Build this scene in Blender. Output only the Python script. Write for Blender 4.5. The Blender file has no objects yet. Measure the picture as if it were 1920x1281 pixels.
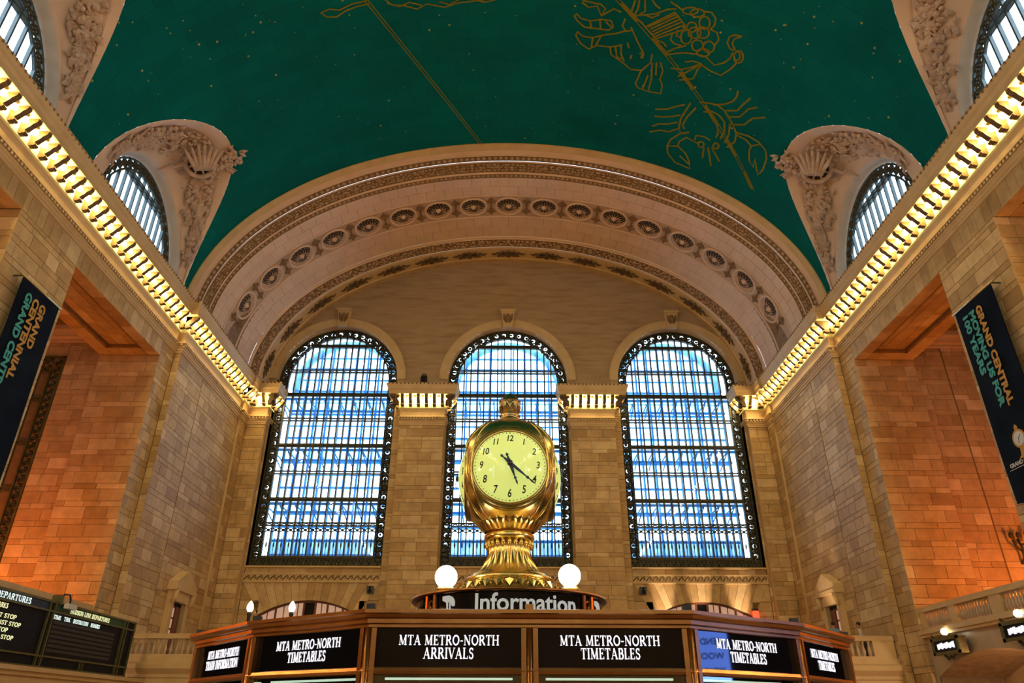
import bpy, math, random
from mathutils import Vector, Matrix

random.seed(7)
PI = math.pi
S = bpy.context.scene
COL = S.collection

# ------------------------------------------------------------------ camera
F_PX, PITCH, YAW, ROLL = 1345.0, math.radians(27.8), math.radians(0.5), math.radians(0.15)
CAM = Vector((-0.1, 0.0, 1.6))
cd = bpy.data.cameras.new('camera')
cd.sensor_fit = 'HORIZONTAL'; cd.sensor_width = 36.0; cd.lens = F_PX / 1920 * 36.0
cd.clip_start = 0.05; cd.clip_end = 400
cam = bpy.data.objects.new('camera', cd); COL.objects.link(cam)
_fw = Vector((0, math.cos(PITCH), math.sin(PITCH))); _up = Vector((0, -math.sin(PITCH), math.cos(PITCH))); _rt = Vector((1, 0, 0))
_r2 = _rt * math.cos(ROLL) + _up * math.sin(ROLL); _u2 = _up * math.cos(ROLL) - _rt * math.sin(ROLL)
_m = Matrix((( _r2.x, _u2.x, -_fw.x), (_r2.y, _u2.y, -_fw.y), (_r2.z, _u2.z, -_fw.z)))
cam.matrix_world = Matrix.Translation(CAM) @ Matrix.Rotation(-YAW, 4, 'Z') @ _m.to_4x4()
S.camera = cam

# ------------------------------------------------------------------ sky and exposure
world = bpy.data.worlds.new('overcast_sky'); S.world = world; world.use_nodes = True
bg = world.node_tree.nodes['Background']
bg.inputs[0].default_value = (0.66, 0.85, 1.0, 1.0); bg.inputs[1].default_value = 4.6
S.view_settings.view_transform = 'Standard'; S.view_settings.look = 'None'
S.view_settings.exposure = 0.46; S.view_settings.gamma = 1.0; S.view_settings.use_curve_mapping = False
try:
    S.cycles.use_denoising = True
    S.cycles.max_bounces = 6; S.cycles.diffuse_bounces = 4; S.cycles.glossy_bounces = 3; S.cycles.use_adaptive_sampling = True; S.cycles.adaptive_threshold = 0.06; S.cycles.transparent_max_bounces = 16
    S.cycles.sample_clamp_indirect = 6.0; S.cycles.caustics_reflective = False; S.cycles.caustics_refractive = False
except Exception:
    pass

BULB_STRENGTH = 95.0
CHANDELIER_FILL = 1350.0

# ------------------------------------------------------------------ materials
def newmat(name):
    m = bpy.data.materials.new(name); m.use_nodes = True
    nt = m.node_tree
    return m, nt, nt.nodes['Principled BSDF']

def N(nt, kind, **kw):
    n = nt.nodes.new(kind)
    for k, v in kw.items(): setattr(n, k, v)
    return n

def setramp(node, stops):
    r = node.color_ramp
    while len(r.elements) > 1: r.elements.remove(r.elements[-1])
    r.elements[0].position = stops[0][0]; r.elements[0].color = (*stops[0][1], 1)
    for p, c in stops[1:]:
        e = r.elements.new(p); e.color = (*c, 1)

def stone_mat(name, cols, rough=0.55, spec=0.35, noise=0.25):
    """ashlar: every block takes its own tone, fine veining from noise in world position"""
    m, nt, b = newmat(name); L = nt.links.new
    oi = N(nt, 'ShaderNodeObjectInfo'); at = N(nt, 'ShaderNodeAttribute', attribute_name='tint')
    ad = N(nt, 'ShaderNodeMath', operation='ADD'); L(oi.outputs['Random'], ad.inputs[0]); L(at.outputs['Fac'], ad.inputs[1])
    fr = N(nt, 'ShaderNodeMath', operation='FRACT'); L(ad.outputs[0], fr.inputs[0])
    rp = N(nt, 'ShaderNodeValToRGB'); n = len(cols); setramp(rp, [(i / (n - 1), c) for i, c in enumerate(cols)]); L(fr.outputs[0], rp.inputs[0])
    ge = N(nt, 'ShaderNodeNewGeometry'); no = N(nt, 'ShaderNodeTexNoise'); no.inputs['Scale'].default_value = 1.7; no.inputs['Detail'].default_value = 6; no.inputs['Roughness'].default_value = 0.65
    L(ge.outputs['Position'], no.inputs['Vector'])
    mr = N(nt, 'ShaderNodeMapRange'); mr.inputs[1].default_value = 0.3; mr.inputs[2].default_value = 0.7; mr.inputs[3].default_value = 1 - noise; mr.inputs[4].default_value = 1 + noise * 0.6; L(no.outputs['Fac'], mr.inputs[0])
    mx = N(nt, 'ShaderNodeVectorMath', operation='SCALE'); L(rp.outputs[0], mx.inputs[0]); L(mr.outputs[0], mx.inputs['Scale'])
    L(mx.outputs[0], b.inputs['Base Color'])
    b.inputs['Roughness'].default_value = rough; b.inputs['Specular IOR Level'].default_value = spec
    n2 = N(nt, 'ShaderNodeTexNoise'); n2.inputs['Scale'].default_value = 14; n2.inputs['Detail'].default_value = 5; L(ge.outputs['Position'], n2.inputs['Vector'])
    bu = N(nt, 'ShaderNodeBump'); bu.inputs['Strength'].default_value = 0.12; bu.inputs['Distance'].default_value = 0.03; L(n2.outputs['Fac'], bu.inputs['Height']); L(bu.outputs[0], b.inputs['Normal'])
    return m

def noisy_mat(name, c1, c2, scale=2.0, rough=0.6, metal=0.0, bump=0.0, spec=0.4, bscale=None):
    m, nt, b = newmat(name); L = nt.links.new
    ge = N(nt, 'ShaderNodeNewGeometry'); no = N(nt, 'ShaderNodeTexNoise'); no.inputs['Scale'].default_value = scale; no.inputs['Detail'].default_value = 5
    L(ge.outputs['Position'], no.inputs['Vector'])
    rp = N(nt, 'ShaderNodeValToRGB'); setramp(rp, [(0.32, c1), (0.68, c2)]); L(no.outputs['Fac'], rp.inputs[0]); L(rp.outputs[0], b.inputs['Base Color'])
    b.inputs['Roughness'].default_value = rough; b.inputs['Metallic'].default_value = metal; b.inputs['Specular IOR Level'].default_value = spec
    if bump:
        n2 = N(nt, 'ShaderNodeTexNoise'); n2.inputs['Scale'].default_value = bscale or scale * 6; n2.inputs['Detail'].default_value = 4; L(ge.outputs['Position'], n2.inputs['Vector'])
        bu = N(nt, 'ShaderNodeBump'); bu.inputs['Strength'].default_value = bump; bu.inputs['Distance'].default_value = 0.05; L(n2.outputs['Fac'], bu.inputs['Height']); L(bu.outputs[0], b.inputs['Normal'])
    return m

def emit_mat(name, col, strength, base=None, rough=0.5):
    m, nt, b = newmat(name); b.inputs['Roughness'].default_value = rough
    b.inputs['Base Color'].default_value = (*(base or col), 1); b.inputs['Emission Color'].default_value = (*col, 1); b.inputs['Emission Strength'].default_value = strength
    return m

def glass_mat(name, tint, gloss=0.06, rough=0.02):
    m = bpy.data.materials.new(name); m.use_nodes = True; nt = m.node_tree; nt.nodes.clear(); L = nt.links.new
    o = N(nt, 'ShaderNodeOutputMaterial'); t = N(nt, 'ShaderNodeBsdfTransparent'); t.inputs[0].default_value = (*tint, 1)
    g = N(nt, 'ShaderNodeBsdfGlossy'); g.inputs['Roughness'].default_value = rough
    mx = N(nt, 'ShaderNodeMixShader'); mx.inputs[0].default_value = gloss
    L(t.outputs[0], mx.inputs[1]); L(g.outputs[0], mx.inputs[2]); L(mx.outputs[0], o.inputs[0])
    return m

def frosted(name, col):
    m = bpy.data.materials.new(name); m.use_nodes = True; nt = m.node_tree; nt.nodes.clear(); L = nt.links.new
    o = N(nt, 'ShaderNodeOutputMaterial'); a = N(nt, 'ShaderNodeBsdfDiffuse'); b = N(nt, 'ShaderNodeBsdfTranslucent'); x = N(nt, 'ShaderNodeMixShader'); x.inputs[0].default_value = 0.55
    ge = N(nt, 'ShaderNodeNewGeometry'); no = N(nt, 'ShaderNodeTexNoise'); no.inputs['Scale'].default_value = 1.5; L(ge.outputs['Position'], no.inputs['Vector'])
    rp = N(nt, 'ShaderNodeValToRGB'); setramp(rp, [(0.3, tuple(c * 0.8 for c in col)), (0.7, tuple(min(1, c * 1.2) for c in col))]); L(no.outputs['Fac'], rp.inputs[0])
    for s in (a, b): L(rp.outputs[0], s.inputs[0])
    L(a.outputs[0], x.inputs[1]); L(b.outputs[0], x.inputs[2]); L(x.outputs[0], o.inputs[0])
    return m

M = {}
M['stone'] = stone_mat('ashlar_stone', [(0.36, 0.225, 0.092), (0.50, 0.345, 0.16), (0.43, 0.285, 0.125), (0.62, 0.465, 0.255), (0.40, 0.255, 0.11), (0.54, 0.385, 0.19)])
M['mortar'] = noisy_mat('mortar', (0.15, 0.095, 0.045), (0.20, 0.13, 0.065), 3, 0.9)
M['plain_stone'] = noisy_mat('carved_stone', (0.50, 0.355, 0.175), (0.58, 0.425, 0.225), 1.2, 0.55, bump=0.1, bscale=12)
M['tymp'] = None
M['plaster'] = noisy_mat('pink_plaster', (0.60, 0.43, 0.31), (0.68, 0.50, 0.37), 0.8, 0.6, bump=0.05, bscale=10)
M['umber'] = noisy_mat('umber_ornament_ground', (0.17, 0.095, 0.035), (0.25, 0.15, 0.07), 3, 0.7)  # brown stands in for crevice shade as well as dirt on the ornament bands
M['orn'] = noisy_mat('ornament_plaster', (0.40, 0.27, 0.17), (0.52, 0.37, 0.25), 5, 0.6)
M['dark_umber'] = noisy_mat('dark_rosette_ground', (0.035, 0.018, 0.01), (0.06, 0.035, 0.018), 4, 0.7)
M['relief'] = noisy_mat('relief_plaster', (0.42, 0.28, 0.20), (0.56, 0.42, 0.33), 2.5, 0.6, bump=0.25, bscale=9)
M['reveal'] = noisy_mat('window_reveal_plaster', (0.50, 0.46, 0.42), (0.58, 0.54, 0.50), 1.5, 0.5)
M['coffer'] = noisy_mat('lamp_coffer', (0.70, 0.70, 0.36), (0.78, 0.78, 0.44), 6, 0.5)
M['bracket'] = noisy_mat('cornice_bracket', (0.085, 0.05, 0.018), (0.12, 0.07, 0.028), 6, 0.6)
M['iron'] = noisy_mat('window_iron', (0.022, 0.022, 0.012), (0.042, 0.04, 0.02), 5, 0.5)
M['iron_green'] = noisy_mat('green_black_iron', (0.022, 0.024, 0.012), (0.04, 0.042, 0.02), 7, 0.45)
M['daylight_blue'] = frosted('daylight_blue_bar', (0.24, 0.56, 0.88))  # blue colour stands in for daylight haze on the outer steel bars
M['frost'] = frosted('blue_frosted_glass', (0.60, 0.78, 0.96))
M['lunette_iron'] = noisy_mat('lunette_iron', (0.04, 0.065, 0.075), (0.06, 0.09, 0.10), 3, 0.4)
M['glass'] = glass_mat('clear_glass', (0.90, 0.96, 1.0))
M['daylight_cut'] = glass_mat('daylight_cut_glass', (0.42, 0.36, 0.26), 0.08)  # for unseen rear panes, tinted to cut the daylight from behind
M['glass_floor'] = glass_mat('walkway_glass', (0.62, 0.86, 0.95), 0.15, 0.2)
M['brass'] = noisy_mat('polished_brass', (0.72, 0.53, 0.16), (0.84, 0.66, 0.25), 4, 0.24, metal=1.0, bump=0.03, bscale=20)
M['brass_dark'] = noisy_mat('aged_brass', (0.34, 0.27, 0.12), (0.48, 0.38, 0.18), 9, 0.3, metal=1.0, bump=0.08, bscale=40)
M['bronze'] = noisy_mat('booth_bronze', (0.28, 0.115, 0.035), (0.40, 0.18, 0.055), 3, 0.3, metal=0.9, bump=0.04, bscale=16)
M['dial'] = emit_mat('opal_dial', (0.60, 0.78, 0.18), 0.50, (0.6, 0.62, 0.3), 0.08)
M['black'] = noisy_mat('black_enamel', (0.008, 0.008, 0.01), (0.014, 0.014, 0.016), 6, 0.35)
M['hand'] = noisy_mat('blued_hand', (0.01, 0.02, 0.06), (0.02, 0.035, 0.09), 6, 0.3)
M['globe'] = emit_mat('lit_globe', (1.0, 0.93, 0.74), 5.0)
M['bulb'] = emit_mat('lit_bulb', (1.0, 0.70, 0.26), BULB_STRENGTH)
M['flame'] = emit_mat('lit_flame_bulb', (1.0, 0.88, 0.62), 5.0)
M['sign_glass'] = noisy_mat('black_sign_glass', (0.004, 0.004, 0.006), (0.006, 0.006, 0.009), 2, 0.025, spec=0.3)
M['sign_text'] = emit_mat('lit_lettering', (0.86, 0.88, 1.0), 0.62)
M['white_print'] = noisy_mat('white_print', (0.55, 0.57, 0.6), (0.62, 0.64, 0.66), 8, 0.5)
M['info_print'] = emit_mat('lit_information_letters', (0.45, 0.52, 0.55), 0.3)
M['navy'] = noisy_mat('navy_banner_cloth', (0.003, 0.007, 0.018), (0.006, 0.012, 0.028), 1.2, 0.9, bump=0.15, bscale=3, spec=0.1)
M['gold_print'] = noisy_mat('gold_print', (0.48, 0.27, 0.055), (0.54, 0.31, 0.07), 6, 0.7)
M['teal_print'] = noisy_mat('teal_print', (0.05, 0.36, 0.38), (0.06, 0.40, 0.42), 6, 0.7)
M['gold_paint'] = noisy_mat('gold_ceiling_paint', (0.15, 0.135, 0.01), (0.20, 0.17, 0.014), 3, 0.7, spec=0.1)
M['star'] = noisy_mat('gilt_star', (0.26, 0.24, 0.06), (0.32, 0.29, 0.08), 3, 0.5)
M['board'] = noisy_mat('board_black', (0.006, 0.007, 0.012), (0.01, 0.011, 0.02), 3, 0.5, spec=0.1)
M['board_frame'] = noisy_mat('board_olive_metal', (0.10, 0.10, 0.04), (0.15, 0.145, 0.06), 4, 0.4, metal=0.5)
M['board_green'] = noisy_mat('board_green_header', (0.008, 0.05, 0.02), (0.012, 0.07, 0.03), 3, 0.45)
M['board_blue'] = noisy_mat('board_blue_header', (0.006, 0.02, 0.06), (0.01, 0.03, 0.08), 3, 0.45)
M['board_text'] = emit_mat('board_lettering', (0.80, 0.80, 0.52), 0.5)
M['board_text2'] = emit_mat('board_header_lettering', (0.75, 0.88, 0.85), 0.5)
M['door_wood'] = noisy_mat('red_brown_door_frame', (0.13, 0.045, 0.025), (0.19, 0.07, 0.035), 4, 0.5)
M['door_pane'] = emit_mat('lit_door_pane', (0.9, 0.52, 0.36), 0.28, (0.4, 0.3, 0.25))
M['floor'] = noisy_mat('marble_floor', (0.30, 0.22, 0.15), (0.40, 0.30, 0.2), 1.0, 0.25)
M['red'] = emit_mat('red_lamp', (1.0, 0.06, 0.02), 1.6)
M['skin'] = noisy_mat('skin', (0.32, 0.17, 0.11), (0.36, 0.2, 0.13), 12, 0.55)
M['blue_shirt'] = noisy_mat('blue_shirt', (0.10, 0.25, 0.42), (0.13, 0.30, 0.48), 10, 0.8)
M['pale_shirt'] = noisy_mat('pale_shirt', (0.45, 0.40, 0.34), (0.52, 0.47, 0.4), 10, 0.8)
M['trousers'] = noisy_mat('dark_trousers', (0.02, 0.022, 0.03), (0.035, 0.035, 0.045), 10, 0.85)
M['hair'] = noisy_mat('dark_hair', (0.012, 0.008, 0.006), (0.02, 0.014, 0.01), 30, 0.6)
M['booth_glass'] = glass_mat('booth_glass', (0.75, 0.75, 0.7), 0.15)
M['strip'] = emit_mat('light_strip', (0.75, 1.0, 0.85), 1.2)
M['screen_blue'] = emit_mat('blue_screen', (0.12, 0.25, 0.95), 11.0)

# teal vault: faint tile courses in the coat of paint
def vault_mat():
    m, nt, b = newmat('teal_vault_paint'); L = nt.links.new
    uv = N(nt, 'ShaderNodeUVMap', uv_map='UVMap')
    br = N(nt, 'ShaderNodeTexBrick'); br.offset = 0.5
    br.inputs['Color1'].default_value = (0.0, 0.118, 0.110, 1); br.inputs['Color2'].default_value = (0.0, 0.102, 0.096, 1); br.inputs['Mortar'].default_value = (0.0, 0.078, 0.074, 1)
    br.inputs['Scale'].default_value = 1.0; br.inputs['Mortar Size'].default_value = 0.012; br.inputs['Brick Width'].default_value = 1.5; br.inputs['Row Height'].default_value = 0.75
    L(uv.outputs[0], br.inputs['Vector'])
    ge = N(nt, 'ShaderNodeNewGeometry'); no = N(nt, 'ShaderNodeTexNoise'); no.inputs['Scale'].default_value = 0.22; no.inputs['Detail'].default_value = 6; L(ge.outputs['Position'], no.inputs['Vector'])
    mr = N(nt, 'ShaderNodeMapRange'); mr.inputs[1].default_value = 0.3; mr.inputs[2].default_value = 0.7; mr.inputs[3].default_value = 0.85; mr.inputs[4].default_value = 1.15; L(no.outputs['Fac'], mr.inputs[0])
    sc = N(nt, 'ShaderNodeVectorMath', operation='SCALE'); L(br.outputs[0], sc.inputs[0]); L(mr.outputs[0], sc.inputs['Scale']); L(sc.outputs[0], b.inputs['Base Color'])
    b.inputs['Roughness'].default_value = 0.75; b.inputs['Specular IOR Level'].default_value = 0.06
    return m
M['vault'] = vault_mat()

def tymp_mat():
    """smooth tympanum stone with long horizontal tooling streaks"""
    m, nt, b = newmat('tympanum_stone'); L = nt.links.new
    ge = N(nt, 'ShaderNodeNewGeometry'); mp = N(nt, 'ShaderNodeMapping'); mp.inputs['Scale'].default_value = (0.35, 1, 2.2); L(ge.outputs['Position'], mp.inputs[0])
    no = N(nt, 'ShaderNodeTexNoise'); no.inputs['Scale'].default_value = 1.6; no.inputs['Detail'].default_value = 7; L(mp.outputs[0], no.inputs['Vector'])
    rp = N(nt, 'ShaderNodeValToRGB'); setramp(rp, [(0.3, (0.28, 0.18, 0.09)), (0.5, (0.36, 0.24, 0.13)), (0.7, (0.40, 0.275, 0.155))]); L(no.outputs['Fac'], rp.inputs[0]); L(rp.outputs[0], b.inputs['Base Color'])
    b.inputs['Roughness'].default_value = 0.6
    bu = N(nt, 'ShaderNodeBump'); bu.inputs['Strength'].default_value = 0.25; bu.inputs['Distance'].default_value = 0.1; L(no.outputs['Fac'], bu.inputs['Height']); L(bu.outputs[0], b.inputs['Normal'])
    return m
M['tymp'] = tymp_mat()

# ------------------------------------------------------------------ mesh helpers
OFF = {}
def tag(o, label, cat, group=None, kind=None):
    o['label'] = label; o['category'] = cat
    if group: o['group'] = group
    if kind: o['kind'] = kind
    return o

def empty(name, loc, label, cat, group=None, kind=None, rotz=0.0):
    o = bpy.data.objects.new(name, None); COL.objects.link(o); o.location = loc; o.rotation_euler = (0, 0, rotz); o.empty_display_size = 0.2
    OFF[o.name] = Vector(loc)
    return tag(o, label, cat, group, kind)

class MB:
    def __init__(self): self.v = []; self.f = []; self.t = []; self.uv = None
    def add(self, vs, fs, flip=False):
        b = len(self.v); self.v.extend(Vector(p) for p in vs)
        for f in fs: self.f.append(tuple(b + i for i in (reversed(f) if flip else f)))
        return self
    def box(self, c, s, M3=None):
        hx, hy, hz = s[0] / 2, s[1] / 2, s[2] / 2
        vs = [Vector((x, y, z)) for z in (-hz, hz) for y in (-hy, hy) for x in (-hx, hx)]
        if M3 is not None: vs = [M3 @ p for p in vs]
        c = Vector(c)
        return self.add([p + c for p in vs], [(0, 2, 3, 1), (4, 5, 7, 6), (0, 1, 5, 4), (2, 6, 7, 3), (0, 4, 6, 2), (1, 3, 7, 5)])
    def bx(self, x0, x1, y0, y1, z0, z1): return self.box(((x0 + x1) / 2, (y0 + y1) / 2, (z0 + z1) / 2), (abs(x1 - x0), abs(y1 - y0), abs(z1 - z0)))
    def tube(self, pts, r, seg=8, cap=True, closed=False):
        pts = [Vector(p) for p in pts]; n = len(pts); rs = r if isinstance(r, (list, tuple)) else [r] * n
        b = len(self.v); up = None
        for i, p in enumerate(pts):
            a = pts[(i - 1) % n] if (closed or i > 0) else p; c = pts[(i + 1) % n] if (closed or i < n - 1) else p
            d = (c - a).normalized()
            if up is None: up = Vector((0, 0, 1)) if abs(d.z) < 0.9 else Vector((1, 0, 0))
            s = d.cross(up).normalized(); up = s.cross(d).normalized()
            for k in range(seg):
                an = 2 * PI * k / seg; self.v.append(p + (s * math.cos(an) + up * math.sin(an)) * rs[i])
        for i in range(n if closed else n - 1):
            j = (i + 1) % n
            for k in range(seg):
                k2 = (k + 1) % seg; self.f.append((b + i * seg + k, b + i * seg + k2, b + j * seg + k2, b + j * seg + k))
        if cap and not closed:
            self.f.append(tuple(b + k for k in reversed(range(seg)))); self.f.append(tuple(b + (n - 1) * seg + k for k in range(seg)))
        return self
    def lathe(self, prof, seg=32, c=(0, 0, 0), M3=None, rmod=None, cap=True):
        """prof: (r, z) bottom to top; rmod(angle, i) multiplies the radius"""
        b = len(self.v); c = Vector(c)
        for i, (r, z) in enumerate(prof):
            for k in range(seg):
                a = 2 * PI * k / seg; q = r * (rmod(a, i) if rmod else 1)
                p = Vector((q * math.cos(a), q * math.sin(a), z))
                self.v.append((M3 @ p if M3 is not None else p) + c)
        for i in range(len(prof) - 1):
            for k in range(seg):
                k2 = (k + 1) % seg; self.f.append((b + i * seg + k, b + i * seg + k2, b + (i + 1) * seg + k2, b + (i + 1) * seg + k))
        if cap:
            if prof[0][0] > 1e-4: self.f.append(tuple(b + k for k in reversed(range(seg))))
            if prof[-1][0] > 1e-4: self.f.append(tuple(b + (len(prof) - 1) * seg + k for k in range(seg)))
        return self
    def ball(self, c, r, seg=10, rings=6, M3=None):
        r = r if isinstance(r, (tuple, list)) else (r, r, r); D = Matrix.Diagonal(r)
        Q = (M3 @ D) if M3 is not None else D
        prof = [(max(1e-5, math.sin(PI * i / rings)), -math.cos(PI * i / rings)) for i in range(rings + 1)]
        return self.lathe(prof, seg, c, Q, cap=False)
    def prism(self, poly, M4, depth):
        """2-D polygon (ccw) extruded along +z by depth, placed by a 4x4"""
        n = len(poly); vs = [M4 @ Vector((x, y, 0)) for x, y in poly] + [M4 @ Vector((x, y, depth)) for x, y in poly]
        fs = [tuple(reversed(range(n))), tuple(range(n, 2 * n))] + [(i, (i + 1) % n, n + (i + 1) % n, n + i) for i in range(n)]
        return self.add(vs, fs)
    def grid(self, rows, closed=False, flip=False):
        b = len(self.v); m = len(rows[0])
        for r in rows: self.v.extend(Vector(p) for p in r)
        for i in range(len(rows) - 1):
            for k in range(m if closed else m - 1):
                k2 = (k + 1) % m; f = (b + i * m + k, b + i * m + k2, b + (i + 1) * m + k2, b + (i + 1) * m + k)
                self.f.append(tuple(reversed(f)) if flip else f)
        return self
    def mesh(self, name, off=Vector((0, 0, 0)), smooth=False):
        me = bpy.data.meshes.new(name); me.from_pydata([tuple(p - off) for p in self.v], [], self.f)
        if smooth: me.polygons.foreach_set('use_smooth', [True] * len(me.polygons))
        me.update(); return me
    def build(self, name, mat, parent=None, smooth=False, local=False):
        off = Vector((0, 0, 0)) if (local or parent is None) else OFF.get(parent.name, Vector((0, 0, 0)))
        me = self.mesh(name, off, smooth); me.materials.append(M[mat] if isinstance(mat, str) else mat)
        o = bpy.data.objects.new(name, me); COL.objects.link(o)
        if parent is not None: o.parent = parent; OFF[o.name] = off
        else: OFF[o.name] = Vector((0, 0, 0))
        return o

def smooth_by_angle(o, deg=40):
    me = o.data; me.polygons.foreach_set('use_smooth', [True] * len(me.polygons))
    try: me.set_sharp_from_angle(angle=math.radians(deg))
    except Exception: pass

def inst(name, me, parent, M4):
    o = bpy.data.objects.new(name, me); COL.objects.link(o)
    if parent is not None: o.parent = parent
    o.matrix_local = M4
    return o

def copy_tree(o, parent=None):
    c = o.copy(); COL.objects.link(c); c.parent = parent
    for ch in list(o.children): copy_tree(ch, c)
    return c

def offset_path(path, d):
    out = []
    for i, p in enumerate(path):
        ns = []
        for a, b in ((i - 1, i), (i, i + 1)):
            if 0 <= a and b < len(path):
                dx, dy = path[b][0] - path[a][0], path[b][1] - path[a][1]; l = math.hypot(dx, dy); ns.append((dy / l, -dx / l))
        if len(ns) == 1: ns = ns * 2
        k = 1 + ns[0][0] * ns[1][0] + ns[0][1] * ns[1][1]
        out.append((p[0] + d * (ns[0][0] + ns[1][0]) / k, p[1] + d * (ns[0][1] + ns[1][1]) / k))
    return out

def sweep(mb, path, prof, sx=1):
    """profile (d, z) swept along a plan path; room lies to the right of the path (mirrored in x when sx = -1)"""
    rows = [[(sx * x, y, z) for x, y in offset_path(path, d)] for d, z in prof]
    return mb.grid(rows, flip=(sx < 0))

def axes(u, v, n, p=(0, 0, 0)):
    u, v, n, p = Vector(u), Vector(v), Vector(n), Vector(p)
    return Matrix(((u.x, v.x, n.x, p.x), (u.y, v.y, n.y, p.y), (u.z, v.z, n.z, p.z), (0, 0, 0, 1)))

# ================================================================== HALL DIMENSIONS (metres)
XS, XB, XC = 18.30, 17.94, 17.80        # side wall planes: bays, end bay, corner pilaster
YJ, YC, YP, YW, YG = 35.3, 44.9, 46.0, 46.4, 47.0   # jog, corner pilaster, end pilasters, end wall, glazing
YN = -47.0
ZOPEN, ZARC = 18.5, 19.35               # bay opening head, underside of architrave
VA, VB, VZ = 18.45, 12.6, 22.0          # vault ellipse
BAYS = [29.68, 17.48, 5.28, -6.92, -19.12, -31.32]; BH = 4.175
WX = [-12.1, 0.0, 12.1]; WHW = 4.24; WZ0, WZC = 10.0, 22.96
NICHE = 21.45; CHX, CHY, CHZ = 30.0, 34.3, 20.3
BALC = 4.1

def vault_pt(t, y, da=0.0): return Vector((-(VA + da) * math.cos(t), y, VZ + (VB + da) * math.sin(t)))

# ------------------------------------------------------------------ ashlar
BLOCKS = {}
_bm = {}
def block_mesh(w, h):
    k = (round(w, 2), round(h, 2))
    if k not in _bm:
        mb = MB(); add_block(mb, Matrix.Identity(4), k[0], k[1]); me = mb.mesh('stone_block'); me.materials.append(M['stone']); _bm[k] = me
    return _bm[k]
def add_block(mb, M4, w, h, g=0.007, c=0.012, d=0.06):
    a, b = w / 2 - g, h / 2 - g
    vs = [(-a, -b, -d), (a, -b, -d), (a, b, -d), (-a, b, -d), (-a, -b, -c), (a, -b, -c), (a, b, -c), (-a, b, -c),
          (-a + c, -b + c, 0), (a - c, -b + c, 0), (a - c, b - c, 0), (-a + c, b - c, 0)]
    fs = [(8, 9, 10, 11)] + [(i, (i + 1) % 4, 4 + (i + 1) % 4, 4 + i) for i in range(4)] + [(4 + i, 4 + (i + 1) % 4, 8 + (i + 1) % 4, 8 + i) for i in range(4)]
    mb.add([M4 @ Vector(p) for p in vs], fs)

def rect(wall, axis, c, u0, u1, v0, v1, courses=(0.58, 0.27), lens=(0.75, 1.5), sgn=1):
    """fill a rectangle of a wall with staggered courses of stones; axis X: u=Y v=Z, Y: u=X v=Z, Z (soffit): u=Y v=X"""
    lst = BLOCKS.setdefault(wall, [])
    if u0 > u1: u0, u1 = u1, u0
    if v0 > v1: v0, v1 = v1, v0
    rnd = random.Random((ord(axis) * 7919 + round(c * 10) * 104729 + round(u0 * 10) * 1299709 + round(v0 * 10) * 15485863) & 0xffffff)
    v = v0; k = 0
    while v < v1 - 0.05:
        h = courses[k % len(courses)]; k += 1
        if v + h > v1 - 0.12: h = v1 - v
        u = u0; first = True
        while u < u1 - 0.02:
            w = round(rnd.uniform(*lens) / 0.15) * 0.15
            if first: w = max(0.3, w * rnd.choice((0.5, 1.0))); first = False
            if u + w > u1 - 0.35: w = u1 - u
            lst.append((axis, c, u + w / 2, v + h / 2, w, h, sgn)); u += w
        v += h

def block_matrix(b):
    axis, c, u, v, w, h, sgn = b
    if axis == 'X': n = Vector((-sgn, 0, 0)); up = Vector((0, 0, 1)); p = (c, u, v)
    elif axis == 'Y': n = Vector((0, -1, 0)); up = Vector((0, 0, 1)); p = (u, c, v)
    else: n = Vector((0, 0, -1)); up = Vector((1, 0, 0)); p = (v, u, c)
    uu = up.cross(n)
    return axes(uu, up, n, p)

_ci = cam.matrix_world.inverted()
def apparent(b):
    m = block_matrix(b); p = _ci @ m.translation
    if p.z > -1: return 0
    u, v = p.x / -p.z * F_PX, p.y / -p.z * F_PX
    if abs(u) > 990 or abs(v) > 670: return 0
    n = m.to_3x3().col[2]; dv = (CAM - m.translation); d = dv.length
    return b[4] * b[5] * max(0, n.dot(dv / d)) / d ** 2

def lay_blocks(wall, parent, limit=300):
    lst = sorted(BLOCKS.get(wall, []), key=apparent, reverse=True)
    for b in lst[:limit]:
        if apparent(b) <= 0: break
        inst('stone_block', block_mesh(b[4], b[5]), parent, block_matrix(b))
    rest = lst[limit:]
    if rest:
        mb = MB(); tints = []
        for b in rest:
            n0 = len(mb.f); add_block(mb, block_matrix(b), b[4], b[5]); tints += [random.random()] * (len(mb.f) - n0)
        o = mb.build('stone_coursing', 'stone', parent); o['kind'] = 'stuff'
        at = o.data.attributes.new('tint', 'FLOAT', 'FACE'); at.data.foreach_set('value', tints)

# ------------------------------------------------------------------ floor, balcony
mb = MB(); mb.bx(-31, 31, YN - 1, 52, -0.4, 0.0)
tag(mb.build('floor', 'floor'), 'polished marble concourse floor around the information booth', 'floor', kind='structure')

mb = MB(); mb.bx(-XB, XB, 35.75, YW, BALC - 0.5, BALC - 0.01)
bal = mb.build('balcony_slab', 'plain_stone'); tag(bal, 'stone balcony under the three tall windows of the end wall', 'balcony', kind='structure')
MB().bx(-XB, XB, 35.7, 36.1, 0, BALC - 0.5).build('front_wall', 'plain_stone', bal)
mb = MB()
sweep(mb, [(-XB, 35.7), (XB, 35.7)], [(0, BALC - 0.9), (0.06, BALC - 0.86), (0.06, BALC - 0.72), (0.22, BALC - 0.55), (0.26, BALC - 0.5), (0.26, BALC - 0.3), (0.1, BALC - 0.22), (0.1, BALC), (0, BALC)])
mb.build('ledge', 'plain_stone', bal)

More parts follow.
